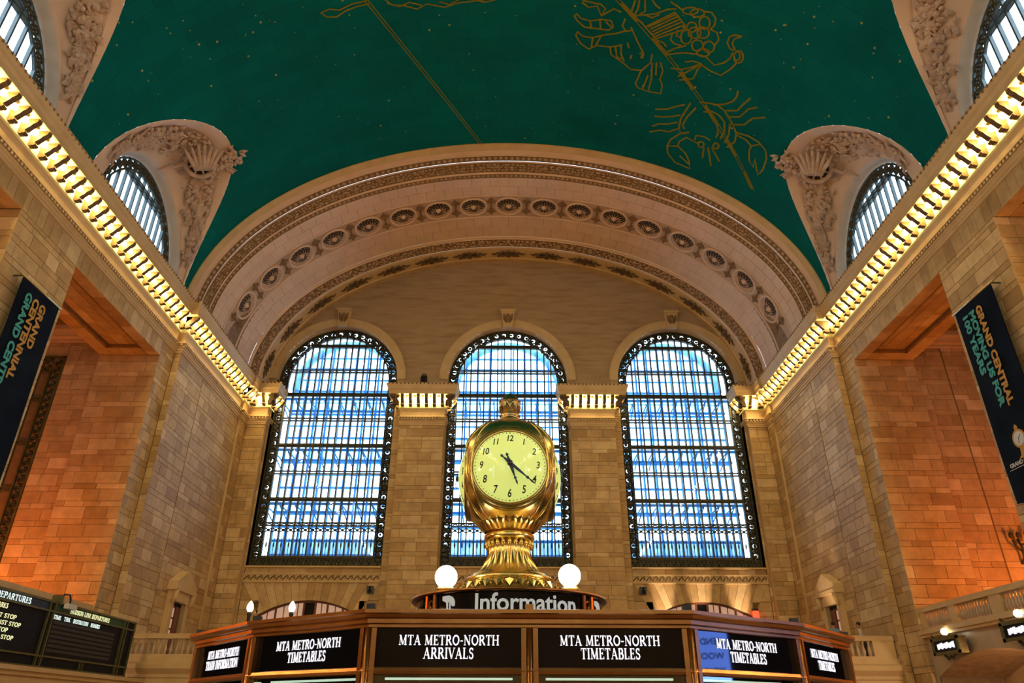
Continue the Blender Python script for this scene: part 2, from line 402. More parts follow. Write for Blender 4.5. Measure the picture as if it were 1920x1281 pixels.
# ------------------------------------------------------------------ vault
LUN_HW, LUN_H, LUN_Z = 5.15, 6.95, 22.25
def lun_z(y, yc):
    k = (y - yc) / LUN_HW
    return LUN_Z + LUN_H * math.sqrt(max(0, 1 - k * k)) if abs(k) < 1 else VZ
LUNS = [b - 0.2 for b in BAYS]
ys = set()
for yc in LUNS:
    for i in range(33): ys.add(round(yc - LUN_HW * math.cos(PI * i / 32), 4))
ys.update([YN, 35.15]); ys = sorted(y for y in ys if YN <= y <= 35.15)
rows = []; uvrows = []; NT = 72
for y in ys:
    z = VZ
    for yc in LUNS:
        if abs(y - yc) <= LUN_HW: z = max(z, lun_z(y, yc))
    t0 = math.asin(min(1, (z - VZ) / VB))
    # samples follow fixed angles, squeezed towards the opening's edge
    ts = [t0 + (PI - 2 * t0) * i / NT for i in range(NT + 1)]
    rows.append([vault_pt(t, y) for t in ts]); uvrows.append([(t * 15.5, y) for t in ts])
mb = MB(); mb.grid(rows)
ceil = mb.build('ceiling', 'vault', smooth=True)
uvl = ceil.data.uv_layers.new(name='UVMap'); flat = [u for r in uvrows for u in r]
for lp in ceil.data.loops: uvl.data[lp.index].uv = flat[lp.vertex_index]
tag(ceil, 'deep teal barrel vault painted with gold star figures', 'ceiling', kind='structure')

# painted gold figures: thin raised strokes that lie on the vault
CRAB= [[[123.66,29.52],[123.1,30.23],[122.71,30.83],[122.89,31.49],[123.48,31.87],[125.07,31.57]],[[125.15,29.24],[126.74,29.09],[128.67,28.99],[130.34,29.17],[132.43,29.72],[134.17,30.31],[134.56,30.93],[133.37,31.59]],[[124.95,29.68],[123.87,30.47],[123.41,31.19],[123.95,31.47]],[[126.51,29.8],[128.05,29.55],[129.57,29.6],[131.12,29.92],[131.81,30.58],[131.48,31.19]],[[128.87,30.13],[129.95,30.3],[130.7,30.86],[130.57,31.22]],[[132.25,29.85],[132.83,30.65],[132.62,31.36]],[[117.44,30.65],[119.53,30.43],[121.22,30.02],[122.71,29.72]],[[117.6,31.16],[119.12,31.08],[120.94,30.82],[122.48,30.55]],[[117.67,31.98],[118.91,31.64],[120.56,31.48],[122.33,31.12]],[[117.39,32.48],[119.24,32.13],[121.22,32.02],[122.94,31.54]],[[127.9,29.09],[129.93,28.77],[131.27,28.37],[131.68,27.96],[131.5,27.59]],[[130.34,29.17],[132.7,28.83],[133.29,28.33],[134.23,27.71]],[[131.55,29.47],[133.63,29.16],[134.62,28.43],[136.16,28.07]],[[132.9,29.86],[135.01,29.53],[136.1,28.88],[138.37,28.43]],[[125.1,31.6],[123.25,31.96],[121.94,32.6],[121.61,33.19],[122.15,33.74],[124.13,34.3],[127.56,34.37],[126.95,33.82],[125.66,33.26],[123.71,32.92],[123.71,32.55],[124.84,32.04],[127.41,32.16]],[[124.71,33.64],[125.97,33.84],[127.13,34.05]],[[121.76,33.17],[123.71,32.92]],[[134.15,30.27],[136.69,30.12],[139.03,30.16],[141.13,30.44],[142.16,30.93],[142.4,31.83],[141.86,32.37],[140.87,31.9],[139.94,31.36],[140.15,32.03],[138.81,31.69],[138.0,31.02],[138.06,30.67],[139.4,30.31]],[[134.49,30.43],[136.45,30.44],[138.06,30.67]],[[128.93,32.29],[129.39,33.13]],[[129.75,32.16],[131.66,33.45]],[[130.44,32.06],[133.03,32.84]],[[126.64,31.98],[126.64,31.63],[128.36,31.49],[129.67,31.59]],[[128.72,32.08],[128.77,32.18],[128.67,32.28],[128.49,32.35],[128.23,32.39],[128.0,32.38],[127.77,32.33],[127.64,32.24],[127.61,32.15],[127.69,32.05],[127.87,31.98],[128.13,31.94],[128.36,31.95],[128.59,32.0],[128.72,32.08]],[[131.74,31.74],[131.76,31.83],[131.68,31.93],[131.5,32.0],[131.27,32.04],[130.99,32.04],[130.78,31.99],[130.63,31.91],[130.6,31.81],[130.67,31.72],[130.86,31.64],[131.12,31.61],[131.35,31.61],[131.61,31.66],[131.74,31.74]]]
FIG= [[[100.49,25.36],[100.81,25.22],[101.72,25.48],[103.16,25.56],[104.99,25.39],[106.66,25.39],[107.18,25.75],[106.43,25.98],[104.5,25.98],[102.36,25.98],[101.06,25.64],[100.49,25.36]],[[103.16,25.56],[103.54,26.02]],[[104.79,25.44],[105.12,25.99]],[[105.75,25.48],[106.82,25.77]],[[101.09,26.57],[101.25,26.31],[102.3,26.57],[103.98,26.58],[105.82,26.31],[107.71,26.12],[109.04,25.9],[110.21,25.79]],[[101.09,26.57],[101.92,27.0],[103.51,27.35],[104.88,27.04],[107.12,27.02],[108.99,26.79]],[[103.98,26.58],[103.95,27.18]],[[105.37,26.38],[104.66,27.06]],[[101.53,24.52],[102.65,24.77],[104.02,24.63],[104.91,25.17],[105.43,24.73],[104.66,24.52],[103.48,24.48],[101.5,24.4]],[[104.91,25.17],[106.82,24.66],[108.06,24.8]],[[107.12,27.02],[107.57,27.51],[109.76,27.89],[111.45,28.26],[113.37,28.16]],[[108.06,26.96],[108.59,27.59],[109.9,27.69]],[[108.94,26.72],[109.24,27.35],[109.97,27.78]],[[110.1,25.58],[111.45,26.28],[112.47,26.76],[113.13,27.08],[113.05,27.37]],[[108.91,25.13],[108.65,25.58],[109.28,25.85]],[[114.59,26.96],[114.67,27.52],[113.28,28.22],[112.74,29.17],[113.41,29.42],[115.35,29.51],[115.42,28.53],[114.93,27.5]],[[115.5,29.5],[117.75,29.44],[117.62,28.83],[116.98,28.49],[117.13,27.89],[116.38,27.37]],[[114.7,28.4],[114.22,29.45]],[[115.66,27.44],[116.07,28.28]],[[112.43,25.42],[116.74,24.21],[119.01,24.81],[119.06,25.02],[114.74,25.95],[112.43,25.42]],[[112.9,25.39],[117.16,24.26]],[[113.34,25.49],[117.57,24.35]],[[113.78,25.6],[118.03,24.48]],[[114.09,25.73],[118.37,24.62]],[[114.46,25.85],[118.76,24.79]],[[110.23,24.88],[112.03,24.72],[113.81,24.51],[115.5,24.14],[116.84,24.0]],[[110.0,23.99],[109.79,24.49],[109.54,24.93]],[[110.66,23.95],[110.69,24.44],[110.23,24.88]],[[111.56,23.89],[111.93,24.52],[111.1,24.74]],[[112.71,23.82],[113.57,24.08],[114.33,24.19]],[[115.66,23.69],[117.23,23.89],[117.81,24.0]],[[110.26,24.96],[111.82,25.2],[112.43,25.42]],[[112.03,24.72],[113.28,24.8],[114.33,24.52]],[[120.45,23.82],[120.35,23.93],[119.94,24.04],[119.35,24.12],[118.7,24.15],[118.16,24.12],[117.96,24.03],[118.03,23.92],[118.45,23.82],[119.04,23.74],[119.68,23.71],[120.2,23.74],[120.45,23.82]],[[121.53,23.84],[121.51,23.96],[121.15,24.08],[120.58,24.16],[119.99,24.18],[119.53,24.14],[119.27,24.04],[119.35,23.92],[119.71,23.81],[120.22,23.73],[120.84,23.71],[121.3,23.75],[121.53,23.84]],[[122.89,24.29],[122.92,24.47],[122.71,24.63],[122.3,24.72],[121.82,24.71],[121.38,24.62],[121.12,24.45],[121.1,24.27],[121.33,24.11],[121.71,24.03],[122.2,24.03],[122.61,24.13],[122.89,24.29]],[[123.23,24.84],[123.23,25.01],[122.97,25.16],[122.53,25.25],[121.97,25.26],[121.53,25.18],[121.28,25.03],[121.28,24.86],[121.53,24.71],[121.97,24.62],[122.48,24.62],[122.97,24.7],[123.23,24.84]],[[121.89,24.97],[121.89,25.14],[121.61,25.3],[121.1,25.39],[120.56,25.4],[120.04,25.32],[119.81,25.17],[119.81,25.0],[120.09,24.85],[120.58,24.76],[121.15,24.75],[121.61,24.83],[121.89,24.97]],[[120.92,24.72],[120.94,24.85],[120.81,24.97],[120.53,25.05],[120.17,25.09],[119.79,25.06],[119.48,24.98],[119.3,24.87],[119.3,24.74],[119.45,24.63],[119.73,24.55],[120.09,24.51],[120.45,24.54],[120.76,24.61],[120.92,24.72]],[[124.84,25.54],[124.87,25.69],[124.71,25.83],[124.38,25.93],[123.97,25.98],[123.53,25.96],[123.15,25.87],[122.92,25.74],[122.89,25.59],[123.07,25.45],[123.41,25.35],[123.82,25.3],[124.23,25.33],[124.61,25.41],[124.84,25.54]],[[124.3,25.95],[124.28,26.08],[123.95,26.21],[123.41,26.3],[122.84,26.32],[122.38,26.28],[122.15,26.18],[122.2,26.05],[122.51,25.92],[123.02,25.84],[123.59,25.81],[124.05,25.85],[124.3,25.95]],[[122.87,25.66],[122.89,25.81],[122.71,25.95],[122.41,26.05],[121.97,26.1],[121.53,26.07],[121.17,25.98],[120.97,25.85],[120.94,25.69],[121.1,25.56],[121.43,25.46],[121.87,25.42],[122.3,25.44],[122.64,25.53],[122.87,25.66]],[[120.56,25.36],[120.58,25.61],[120.22,25.81],[119.63,25.86],[119.06,25.76],[118.7,25.53],[118.7,25.27],[119.04,25.09],[119.63,25.03],[120.2,25.14],[120.56,25.36]],[[121.51,23.77],[122.64,23.7],[123.64,23.97],[123.74,24.37],[123.23,24.63]],[[123.23,24.63],[124.56,24.7],[125.18,25.07],[124.77,25.46]],[[117.16,25.49],[117.16,25.84],[118.03,26.03],[119.3,26.01]],[[117.93,25.16],[117.93,25.51],[118.99,25.59]],[[114.77,26.04],[116.07,26.11],[116.74,26.32]],[[116.53,26.8],[118.24,26.28],[120.02,25.94]],[[117.05,26.8],[119.63,26.43],[122.07,26.27],[123.89,26.26]],[[123.89,26.26],[125.82,26.6],[127.38,26.24],[128.08,25.88],[128.23,25.51]],[[123.3,26.79],[125.41,27.02],[127.49,27.06],[128.74,26.53],[129.46,26.03]],[[120.53,26.94],[121.94,26.75],[123.56,26.76]],[[118.37,27.58],[120.4,27.47],[122.23,27.09],[123.3,26.79]],[[119.99,28.0],[121.28,27.57],[123.15,26.9]],[[120.4,28.2],[122.84,27.84],[123.12,27.19],[123.59,26.8]],[[120.99,27.9],[121.64,28.02]],[[128.82,24.45],[127.59,24.5],[126.79,24.72],[126.72,25.07],[127.56,25.36],[128.36,25.36]],[[128.82,24.45],[127.69,24.74],[127.64,25.05],[128.44,25.31]],[[130.24,25.53],[130.31,25.72],[130.16,25.88],[129.82,25.98],[129.36,25.98],[128.95,25.89],[128.64,25.72],[128.57,25.53],[128.72,25.37],[129.08,25.28],[129.52,25.27],[129.93,25.37],[130.24,25.53]],[[129.67,25.55],[129.72,25.7],[129.57,25.82],[129.23,25.86],[128.87,25.81],[128.64,25.68],[128.59,25.53],[128.74,25.41],[129.08,25.37],[129.44,25.43],[129.67,25.55]],[[111.09,27.28],[111.0,27.57]],[[110.0,26.56],[110.4,26.9]],[[112.4,27.13],[112.93,26.91],[112.81,27.39]]]
TOPFIG= [[[59.06,24.11],[60.63,24.02],[62.17,24.21],[64.4,24.01],[66.9,23.99]],[[59.06,24.11],[59.88,24.43],[61.52,24.54],[62.92,24.34],[65.13,24.2],[67.21,24.18]],[[69.74,24.05],[70.79,24.44],[72.79,24.59],[74.73,24.87],[76.46,24.64],[79.22,24.91],[81.71,24.71],[85.77,24.59]],[[70.03,24.31],[71.97,24.6],[73.66,24.43],[75.63,24.68]],[[78.5,24.56],[80.07,24.79],[81.74,24.51]],[[83.37,24.5],[85.74,24.74],[88.17,24.54]]]
BAND= [(106.77, 24.01), (142.27, 33.61)]
LINE= [(66.53, 23.8), (84.46, 35.19)]
STARS= [[90.84,25.55],[87.36,31.12],[67.44,30.62],[97.88,27.81],[98.13,29.61],[87.08,29.85],[106.37,29.95],[107.66,31.5],[104.56,28.1],[100.88,29.22],[130.65,24.69],[124.69,23.99],[125.07,24.65],[128.08,27.49],[122.89,28.58],[138.48,27.9],[133.89,23.49],[137.74,29.91],[120.63,34.69],[131.22,34.65],[93.7,34.18],[93.08,34.57],[98.45,33.04],[94.38,33.67],[100.37,34.12],[83.71,32.78],[85.34,33.55],[64.97,32.4],[64.4,33.47],[71.35,33.29],[69.6,33.27],[59.34,27.34],[56.47,26.52],[63.62,24.6],[82.9,27.97],[81.58,28.58],[92.24,30.91],[81.49,29.89],[80.8,32.91],[110.56,31.79],[112.84,30.0],[78.31,25.37],[79.82,26.02],[76.4,26.23],[28.48,20.97],[33.42,22.0],[19.52,21.2],[47.1,28.38],[45.64,24.05],[37.25,23.28],[26.29,20.66],[18.7,24.34],[43.63,27.93],[47.08,24.03],[25.79,23.69],[39.48,27.65],[50.51,23.74],[36.3,25.78],[37.0,22.64],[36.63,22.06],[47.28,28.93],[37.44,23.46],[48.39,26.81],[45.38,28.51],[35.07,23.84],[38.17,24.41],[23.92,21.4],[48.47,23.25],[16.12,21.9],[25.73,23.09],[34.39,23.28],[53.95,24.8],[33.59,22.3],[40.6,23.75],[26.23,24.57],[26.94,23.45],[51.26,23.91],[21.27,20.53],[153.67,23.19],[140.06,23.46],[139.99,24.36],[139.27,26.21],[160.72,24.21],[157.21,24.97],[135.32,23.83],[159.85,23.12],[149.8,26.3],[152.95,24.75],[139.99,22.56],[142.45,21.88],[149.38,26.53],[139.22,21.53],[134.95,23.08],[151.3,21.95],[139.16,22.08],[155.92,21.56],[137.26,22.09],[135.14,23.05],[147.08,21.3],[137.45,24.95],[146.8,27.31],[139.46,24.93],[151.57,22.2],[156.67,21.76],[63.0,27.02],[44.86,25.17],[60.91,31.45],[116.28,27.67],[45.8,23.97],[64.03,25.4],[59.37,31.07],[56.44,23.56],[125.48,27.32],[129.8,25.4],[123.66,28.35],[113.91,30.24],[85.84,25.36],[57.34,30.89],[125.61,30.8],[70.53,29.86],[114.2,29.2],[114.98,28.05],[100.71,30.5],[62.66,31.98],[124.51,23.4],[132.9,30.14],[100.46,24.78],[120.09,24.22],[130.01,27.69],[48.91,23.67],[98.63,29.42],[110.53,32.46],[63.02,23.73],[121.35,23.24],[118.14,24.3],[115.94,30.44],[120.84,27.7],[118.81,24.92],[101.38,27.12],[123.66,29.51],[83.43,29.12],[47.1,22.5],[94.76,28.76],[120.02,28.32],[16.08,24.36]]

def stroke(mb, pts, w, lift=0.02):
    P3 = []
    for (a, b), (c, d) in zip(pts, pts[1:]):
        n = max(1, int(math.hypot((c - a) * 0.27, d - b) / 0.7))
        for i in range(n): P3.append((a + (c - a) * i / n, b + (d - b) * i / n))
    P3.append(pts[-1]); V = [vault_pt(math.radians(t), y, -lift) for t, y in P3]
    L, R = [], []
    for i, p in enumerate(V):
        d = (V[min(i + 1, len(V) - 1)] - V[max(i - 1, 0)]).normalized(); t = math.radians(P3[i][0])
        n = Vector((math.cos(t) / VA, 0, -math.sin(t) / VB)).normalized(); s = d.cross(n).normalized() * (w / 2)
        L.append(p + s); R.append(p - s)
    mb.grid([L, R])
def figure(name, polys, w, label):
    mb = MB()
    for p in polys: stroke(mb, p, w)
    o = mb.build(name, 'gold_paint', ceil); o['label'] = label; return o
figure('crab_figure', CRAB, 0.11, 'gold line drawing of a crab')
figure('human_figure', FIG, 0.095, 'gold line drawing of reclining figures')
figure('upper_figure', TOPFIG, 0.08, 'gold line drawing cut by the top edge')
def seg(a, b, f0, f1): return [(a[0] + (b[0] - a[0]) * f, a[1] + (b[1] - a[1]) * f) for f in (f0, f1)]
mb = MB()
def shift(pts, dt): return [(t + dt, y) for t, y in pts]
for d in (-0.42, 0.42): stroke(mb, shift(BAND, d), 0.05)
for k in range(6): stroke(mb, seg(BAND[0], BAND[1], 0.03 + k * 0.175, 0.03 + k * 0.175 + 0.09), 0.24, 0.015)
mb.build('ecliptic_band', 'gold_paint', ceil)['label'] = 'broken double gold line crossing the crab'
mb = MB()
for d in (-0.28, 0.28): stroke(mb, shift(LINE, d), 0.05)
mb.build('celestial_line', 'gold_paint', ceil)['label'] = 'thin straight double gold line'
smb = MB(); smb.lathe([(0.001, 0.02), (0.045, 0.012), (0.05, 0.0)], 8, cap=False); sme = smb.mesh('star'); sme.materials.append(M['star'])
for i, (t, y) in enumerate(STARS):
    p = vault_pt(math.radians(t), y, -0.004); tr = math.radians(t)
    n = Vector((math.cos(tr) / VA, 0, -math.sin(tr) / VB)).normalized(); u = Vector((0, 1, 0)); v = n.cross(u)
    k = random.choice((0.5, 0.6, 0.8, 1.2))
    inst('star', sme, ceil, axes(u, v, n, p) @ Matrix.Scale(k, 4))

# ------------------------------------------------------------------ lunettes cut into the vault
def lun_A(s, yc, sx):
    a = PI * s; y = yc - LUN_HW * math.cos(a); z = LUN_Z + LUN_H * math.sin(a)
    return Vector((sx * VA * math.sqrt(max(0, 1 - ((z - VZ) / VB) ** 2)), y, z))
def lun_B(s, yc, sx):
    a = PI * s
    return Vector((sx * 18.45, yc + 0.1 - 4.35 * math.cos(a), 22.1 + 5.2 * math.sin(a)))
def lun_P(s, w, yc, sx, h=0.0):
    A, B = lun_A(s, yc, sx), lun_B(s, yc, sx)
    p = A.lerp(B, w) + Vector((0, 0, 0.35)) * math.sin(PI * w) * math.sin(PI * s) * 0.6
    if h:
        c = Vector((sx * 16.5, yc, 22.0)); p = p + (c - p).normalized() * h
    return p
LW_HW, LW_H = 3.95, 4.95
def lunette(i, yc, sx, n):
    ss = [k / 40 for k in range(41)]
    side = 'left' if sx < 0 else 'right'
    rim = MB()
    prof = [(0.0, 0.0), (0.0, 0.05), (0.2, 0.05), (0.24, 0.0), (0.30, -0.08), (0.6, -0.06), (0.93, -0.05), (0.96, 0.03), (1.0, 0.03)]
    rows = [[lun_P(s, w, yc, sx, h) for s in ss] for w, h in prof]
    rim.grid(rows, flip=(sx > 0))
    v = rim.build('lunette_vault', 'plaster', smooth=False); smooth_by_angle(v, 35)
    where = 'nearest the end arch' if i == 0 else ('cut by the picture edge' if i == 1 else 'behind the viewpoint')
    tag(v, f'pink plaster lunette hollow in the teal vault, {side} side, {where}', 'lunette', kind='structure')
    # deep reveal around the glass
    rv = MB(); rows = []
    for x, k in ((18.42, 1.0), (18.5, 0.985), (18.98, 0.945), (19.15, 0.94)):
        rows.append([(sx * x, yc + 0.1 - 4.35 * k * math.cos(PI * s), 22.1 + 5.2 * k * math.sin(PI * s)) for s in ss])
    rv.grid(rows, flip=(sx > 0)); rv.build('reveal', 'reveal', v, smooth=True)
    return v

def clip_h(y, hw, h):   # half-ellipse height over y
    k = abs(y) / hw
    return h * math.sqrt(1 - k * k) if k < 1 else -1
WN = [10]
def lunette_window(yc, sx, label):
    yc += 0.1; X = sx * 18.95; z0 = 22.1
    w = bpy.data.objects.new(f'window_{WN[0]}', None); WN[0] += 1; COL.objects.link(w); OFF[w.name] = Vector((0, 0, 0)); tag(w, label, 'window', kind='structure')
    hw, h = 4.1, 4.9; iw, ih = 3.55, 4.3
    ss = [k / 36 for k in range(37)]
    def arc(a, b, x): return [(x, yc - a * math.cos(PI * s), z0 + b * math.sin(PI * s)) for s in ss]
    for a0, b0, a1, b1, nm in ((hw + 0.02, h + 0.02, hw - 0.09, h - 0.09, 'outer_rim'), (iw + 0.07, ih + 0.07, iw - 0.05, ih - 0.05, 'inner_rim')):
        mb = MB(); mb.grid([arc(a0, b0, X - sx * 0.05), arc(a1, b1, X - sx * 0.05), arc(a1, b1, X + sx * 0.06)]); mb.build(nm, 'lunette_iron', w)
    lace = MB()
    m = 25
    for k in range(m):
        s = (k + 0.5) / m; a = (hw + iw) / 2; b = (h + ih) / 2
        c = Vector((X, yc - a * math.cos(PI * s), z0 + b * math.sin(PI * s)))
        pts = [c + Vector((0, 0.2 * math.cos(q), 0.2 * math.sin(q))) for q in [2 * PI * j / 10 for j in range(10)]]
        lace.tube(pts, 0.06, 4, closed=True)
        for q in (PI / 4, 3 * PI / 4): lace.tube([c - Vector((0, 0.34 * math.cos(q), 0.34 * math.sin(q))), c + Vector((0, 0.34 * math.cos(q), 0.34 * math.sin(q)))], 0.06, 4)
        lace.ball(c, (0.05, 0.1, 0.1), 6, 4)
    o = lace.build('lattice_border', 'iron', w); o['kind'] = 'stuff'
    ncol = 13; cw = 2 * iw / ncol; zt = z0 + 3.55
    for k in range(ncol + 1):
        y = -iw + k * cw; top = clip_h(y, iw, ih)
        if top < 0.15: continue
        mb = MB(); mb.box((X, yc + y, z0 + top / 2), (0.16, 0.075, top)); mb.build('glazing_bar', 'lunette_iron', w)
    half = iw * math.sqrt(1 - (3.55 / ih) ** 2)
    mb = MB(); mb.box((X - sx * 0.02, yc, zt), (0.2, 2 * half, 0.1)); mb.box((X - sx * 0.02, yc, zt + 0.22), (0.2, 2 * half * 0.95, 0.06)); mb.build('transom', 'lunette_iron', w)
    mb = MB(); mb.box((X - sx * 0.02, yc, z0 + 0.06), (0.2, 2 * hw, 0.12)); mb.build('sill_bar', 'lunette_iron', w)
    for k in range(ncol):
        y0, y1 = -iw + k * cw, -iw + (k + 1) * cw
        t0, t1 = clip_h(y0, iw, ih), clip_h(y1, iw, ih); t0, t1 = max(t0, 0.02), max(t1, 0.02)
        mb = MB(); mb.add([(X, yc + y0, z0), (X, yc + y1, z0), (X, yc + y1, z0 + t1), (X, yc + y0, z0 + t0)], [(0, 1, 2, 3)]); mb.build('pane', 'glass', w)
    mb = MB(); mb.grid([arc(hw - 0.05, h - 0.05, X + sx * 0.02), arc(iw, ih, X + sx * 0.02)]); mb.build('border_glass', 'glass', w)

def leaf(mb, p, d, n, L, W):
    s = d.cross(n).normalized(); a = p; c = p + d * L + n * 0.05 * L
    m = p + d * L * 0.5 + n * L * 0.28
    mb.add([a, m + s * W / 2 - n * L * 0.12, c, m - s * W / 2 - n * L * 0.12, m], [(0, 1, 4), (1, 2, 4), (2, 3, 4), (3, 0, 4)])

def relief(yc, sx, label, seed):
    rnd = random.Random(seed)
    root = empty('relief_sculpture', lun_P(0.5, 0.5, yc, sx), label, 'sculpture', 'relief sculptures in the lunettes')
    def fr(s, w):
        p = lun_P(s, w, yc, sx); ds = (lun_P(s + 0.01, w, yc, sx) - lun_P(s - 0.01, w, yc, sx)).normalized(); dw = (lun_P(s, min(1, w + 0.05), yc, sx) - lun_P(s, w - 0.05, yc, sx)).normalized()
        n = ds.cross(dw).normalized(); c = Vector((sx * 15, yc, 23))
        if n.dot(c - p) < 0: n = -n
        return p, ds, dw, n
    def bunch(name, n, s0, s1, big):
        mb = MB()
        for _ in range(n):
            s = rnd.uniform(s0, s1); w = rnd.gauss(0.55, 0.14); w = min(0.86, max(0.3, w)); p, ds, dw, nn = fr(s, w)
            a = rnd.uniform(0, 2 * PI); d = ds * math.cos(a) + dw * math.sin(a); L = rnd.uniform(0.25, 0.6) * big
            leaf(mb, p + nn * rnd.uniform(0.0, 0.12), d, nn, L, L * 0.5)
        for _ in range(n // 3):
            s = rnd.uniform(s0, s1); w = min(0.85, max(0.3, rnd.gauss(0.55, 0.12))); p, ds, dw, nn = fr(s, w); r = rnd.uniform(0.07, 0.17) * big
            mb.ball(p + nn * r * 0.5, r, 6, 4)
        o = mb.build(name, 'relief', root); o['kind'] = 'stuff'
    bunch('foliage', 150, 0.13, 0.42, 1.0); bunch('foliage', 150, 0.6, 0.88, 1.0); bunch('laurel', 60, 0.42, 0.6, 0.9)
    # stems
    for sgn in (-1, 1):
        mb = MB(); pts = []
        for k in range(12):
            s = 0.5 + sgn * (0.08 + 0.32 * k / 11); w = 0.58 + 0.1 * math.sin(k * 1.1); p, ds, dw, nn = fr(s, w); pts.append(p + nn * 0.1)
        mb.tube(pts, 0.06, 6); mb.build('stem', 'relief', root, smooth=True)
    # winged wheel at the crown
    p, ds, dw, nn = fr(0.53, 0.52); q = (nn + Vector((0, -0.35, -0.1))).normalized(); u = ds.cross(q).normalized(); v = q.cross(u)
    M4 = axes(u, v, q, p + nn * 0.35)
    mb = MB(); mb.tube([M4 @ Vector((0.72 * math.cos(a), 0.72 * math.sin(a), 0)) for a in [2 * PI * k / 24 for k in range(24)]], 0.13, 8, closed=True)
    wh = mb.build('wheel', 'relief', root, smooth=True)
    mb = MB(); mb.tube([M4 @ Vector((0, 0, -0.25)), M4 @ Vector((0, 0, 0.25))], 0.18, 10); mb.build('hub', 'relief', wh)
    for k in range(8):
        a = 2 * PI * k / 8; mb = MB(); mb.tube([M4 @ Vector((0.15 * math.cos(a), 0.15 * math.sin(a), 0)), M4 @ Vector((0.7 * math.cos(a), 0.7 * math.sin(a), 0))], 0.055, 6); mb.build('spoke', 'relief', wh)
    mb = MB(); mb.add([M4 @ Vector((0.66 * math.cos(2 * PI * k / 20), 0.66 * math.sin(2 * PI * k / 20), -0.12)) for k in range(20)], [tuple(range(20))]); mb.build('shade_disc', 'dark_umber', wh)  # flat dark disc put in for the shade behind the spokes
    # raised wing of overlapping feathers
    wing = MB(); base = p + nn * 0.55
    apex = lun_P(0.5, 0.12, yc, sx) + nn * 0.3; updir = ((apex - p).normalized() * 0.55 + Vector((0, -0.85, 0.1))).normalized(); side = updir.cross(nn).normalized()
    for row in range(4):
        for k in range(7):
            f = (k - 3) / 3
            d = (updir * (1 - 0.25 * abs(f)) + side * f * 0.42).normalized(); L = 1.5 - row * 0.3 - abs(f) * 0.2
            st = base + side * f * 0.34 + nn * 0.07 * row
            wing.tube([st, st + d * L * 0.5 + nn * 0.09, st + d * L], [0.14, 0.13, 0.05], 6)
    wing.build('wing', 'relief', root, smooth=True)
    # ribbon bolts to either side
    for sgn in (-1, 1):
        mb = MB(); a0 = p + nn * 0.3 + side * sgn * 0.7
        mb.tube([a0, a0 + side * sgn * 0.6 - updir * 0.25, a0 + side * sgn * 0.7 - updir * 0.1, a0 + side * sgn * 1.4 - updir * 0.5], [0.12, 0.09, 0.09, 0.02], 5); mb.build('thunderbolt', 'relief', root)
    # leafy crest that overhangs the rim
    mb = MB(); c, ds, dw, nn = fr(0.56, 0.12)
    for _ in range(46):
        cc = c + ds * rnd.gauss(0, 0.38) - dw * rnd.uniform(-0.5, 0.7); a = rnd.uniform(0, 2 * PI)
        d = (ds * math.cos(a) + dw * math.sin(a) * 0.6 - dw * 0.5).normalized(); leaf(mb, cc + nn * rnd.uniform(0.05, 0.35), d, nn, rnd.uniform(0.3, 0.55), 0.26)
    for _ in range(12): mb.ball(c + ds * rnd.gauss(0, 0.25) - dw * rnd.uniform(-0.1, 0.6) + nn * 0.25, rnd.uniform(0.07, 0.13), 6, 4)
    o = mb.build('leaf_crest', 'relief', root); o['kind'] = 'stuff'
    return root

for i, yc in enumerate(LUNS):
    for sx in (-1, 1):
        lunette(i, yc, sx, 0)
        side = 'left' if sx < 0 else 'right'
        if i < 2:
            lunette_window(yc, sx, f'arched lunette window with iron lattice border, {side} side, ' + ('next to the end arch' if i == 0 else 'cut by the picture edge'))
            relief(yc, sx, f'plaster relief of a winged wheel and foliage, {side} lunette ' + ('next to the end arch' if i == 0 else 'cut by the picture edge'), 10 * i + sx)

# ------------------------------------------------------------------ big coffered arch in front of the end wall
def arch_pt(t, y, a, b): return Vector((-a * math.cos(t), y, VZ + b * math.sin(t)))
arch = bpy.data.objects.new('ceiling_arch', None); COL.objects.link(arch); OFF[arch.name] = Vector((0, 0, 0))
tag(arch, 'broad pink moulded arch with dark rosettes framing the end wall', 'arch', kind='structure')
TT = [PI * k / 120 for k in range(121)]
def band(name, prof, mat):
    mb = MB(); mb.grid([[arch_pt(t, y, a, b) for t in TT] for y, a, b in prof]); o = mb.build(name, mat, arch); smooth_by_angle(o, 30); return o
band('edge_fascia', [(35.05, 18.75, 12.9), (35.05, 18.38, 12.53), (35.16, 18.30, 12.45), (35.30, 18.30, 12.43), (35.45, 18.26, 12.34)], 'plain_stone')
band('white_bevel', [(35.45, 18.26, 12.34), (35.72, 18.18, 12.2), (35.74, 18.1, 12.12)], 'plaster')
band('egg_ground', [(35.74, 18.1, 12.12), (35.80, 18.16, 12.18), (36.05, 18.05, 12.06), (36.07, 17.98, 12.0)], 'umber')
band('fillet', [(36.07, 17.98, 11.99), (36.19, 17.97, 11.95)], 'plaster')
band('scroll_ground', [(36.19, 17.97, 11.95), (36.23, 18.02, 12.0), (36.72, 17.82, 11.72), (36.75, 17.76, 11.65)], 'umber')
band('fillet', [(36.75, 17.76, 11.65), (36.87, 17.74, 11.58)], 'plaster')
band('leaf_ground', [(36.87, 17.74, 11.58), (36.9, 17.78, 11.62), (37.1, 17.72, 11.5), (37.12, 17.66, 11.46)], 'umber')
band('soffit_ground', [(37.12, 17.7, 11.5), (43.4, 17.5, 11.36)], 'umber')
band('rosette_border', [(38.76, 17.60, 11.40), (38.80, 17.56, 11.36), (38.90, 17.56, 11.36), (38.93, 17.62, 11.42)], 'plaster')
band('rosette_border', [(41.05, 17.58, 11.38), (41.08, 17.52, 11.32), (41.19, 17.52, 11.32), (41.22, 17.58, 11.38)], 'plaster')
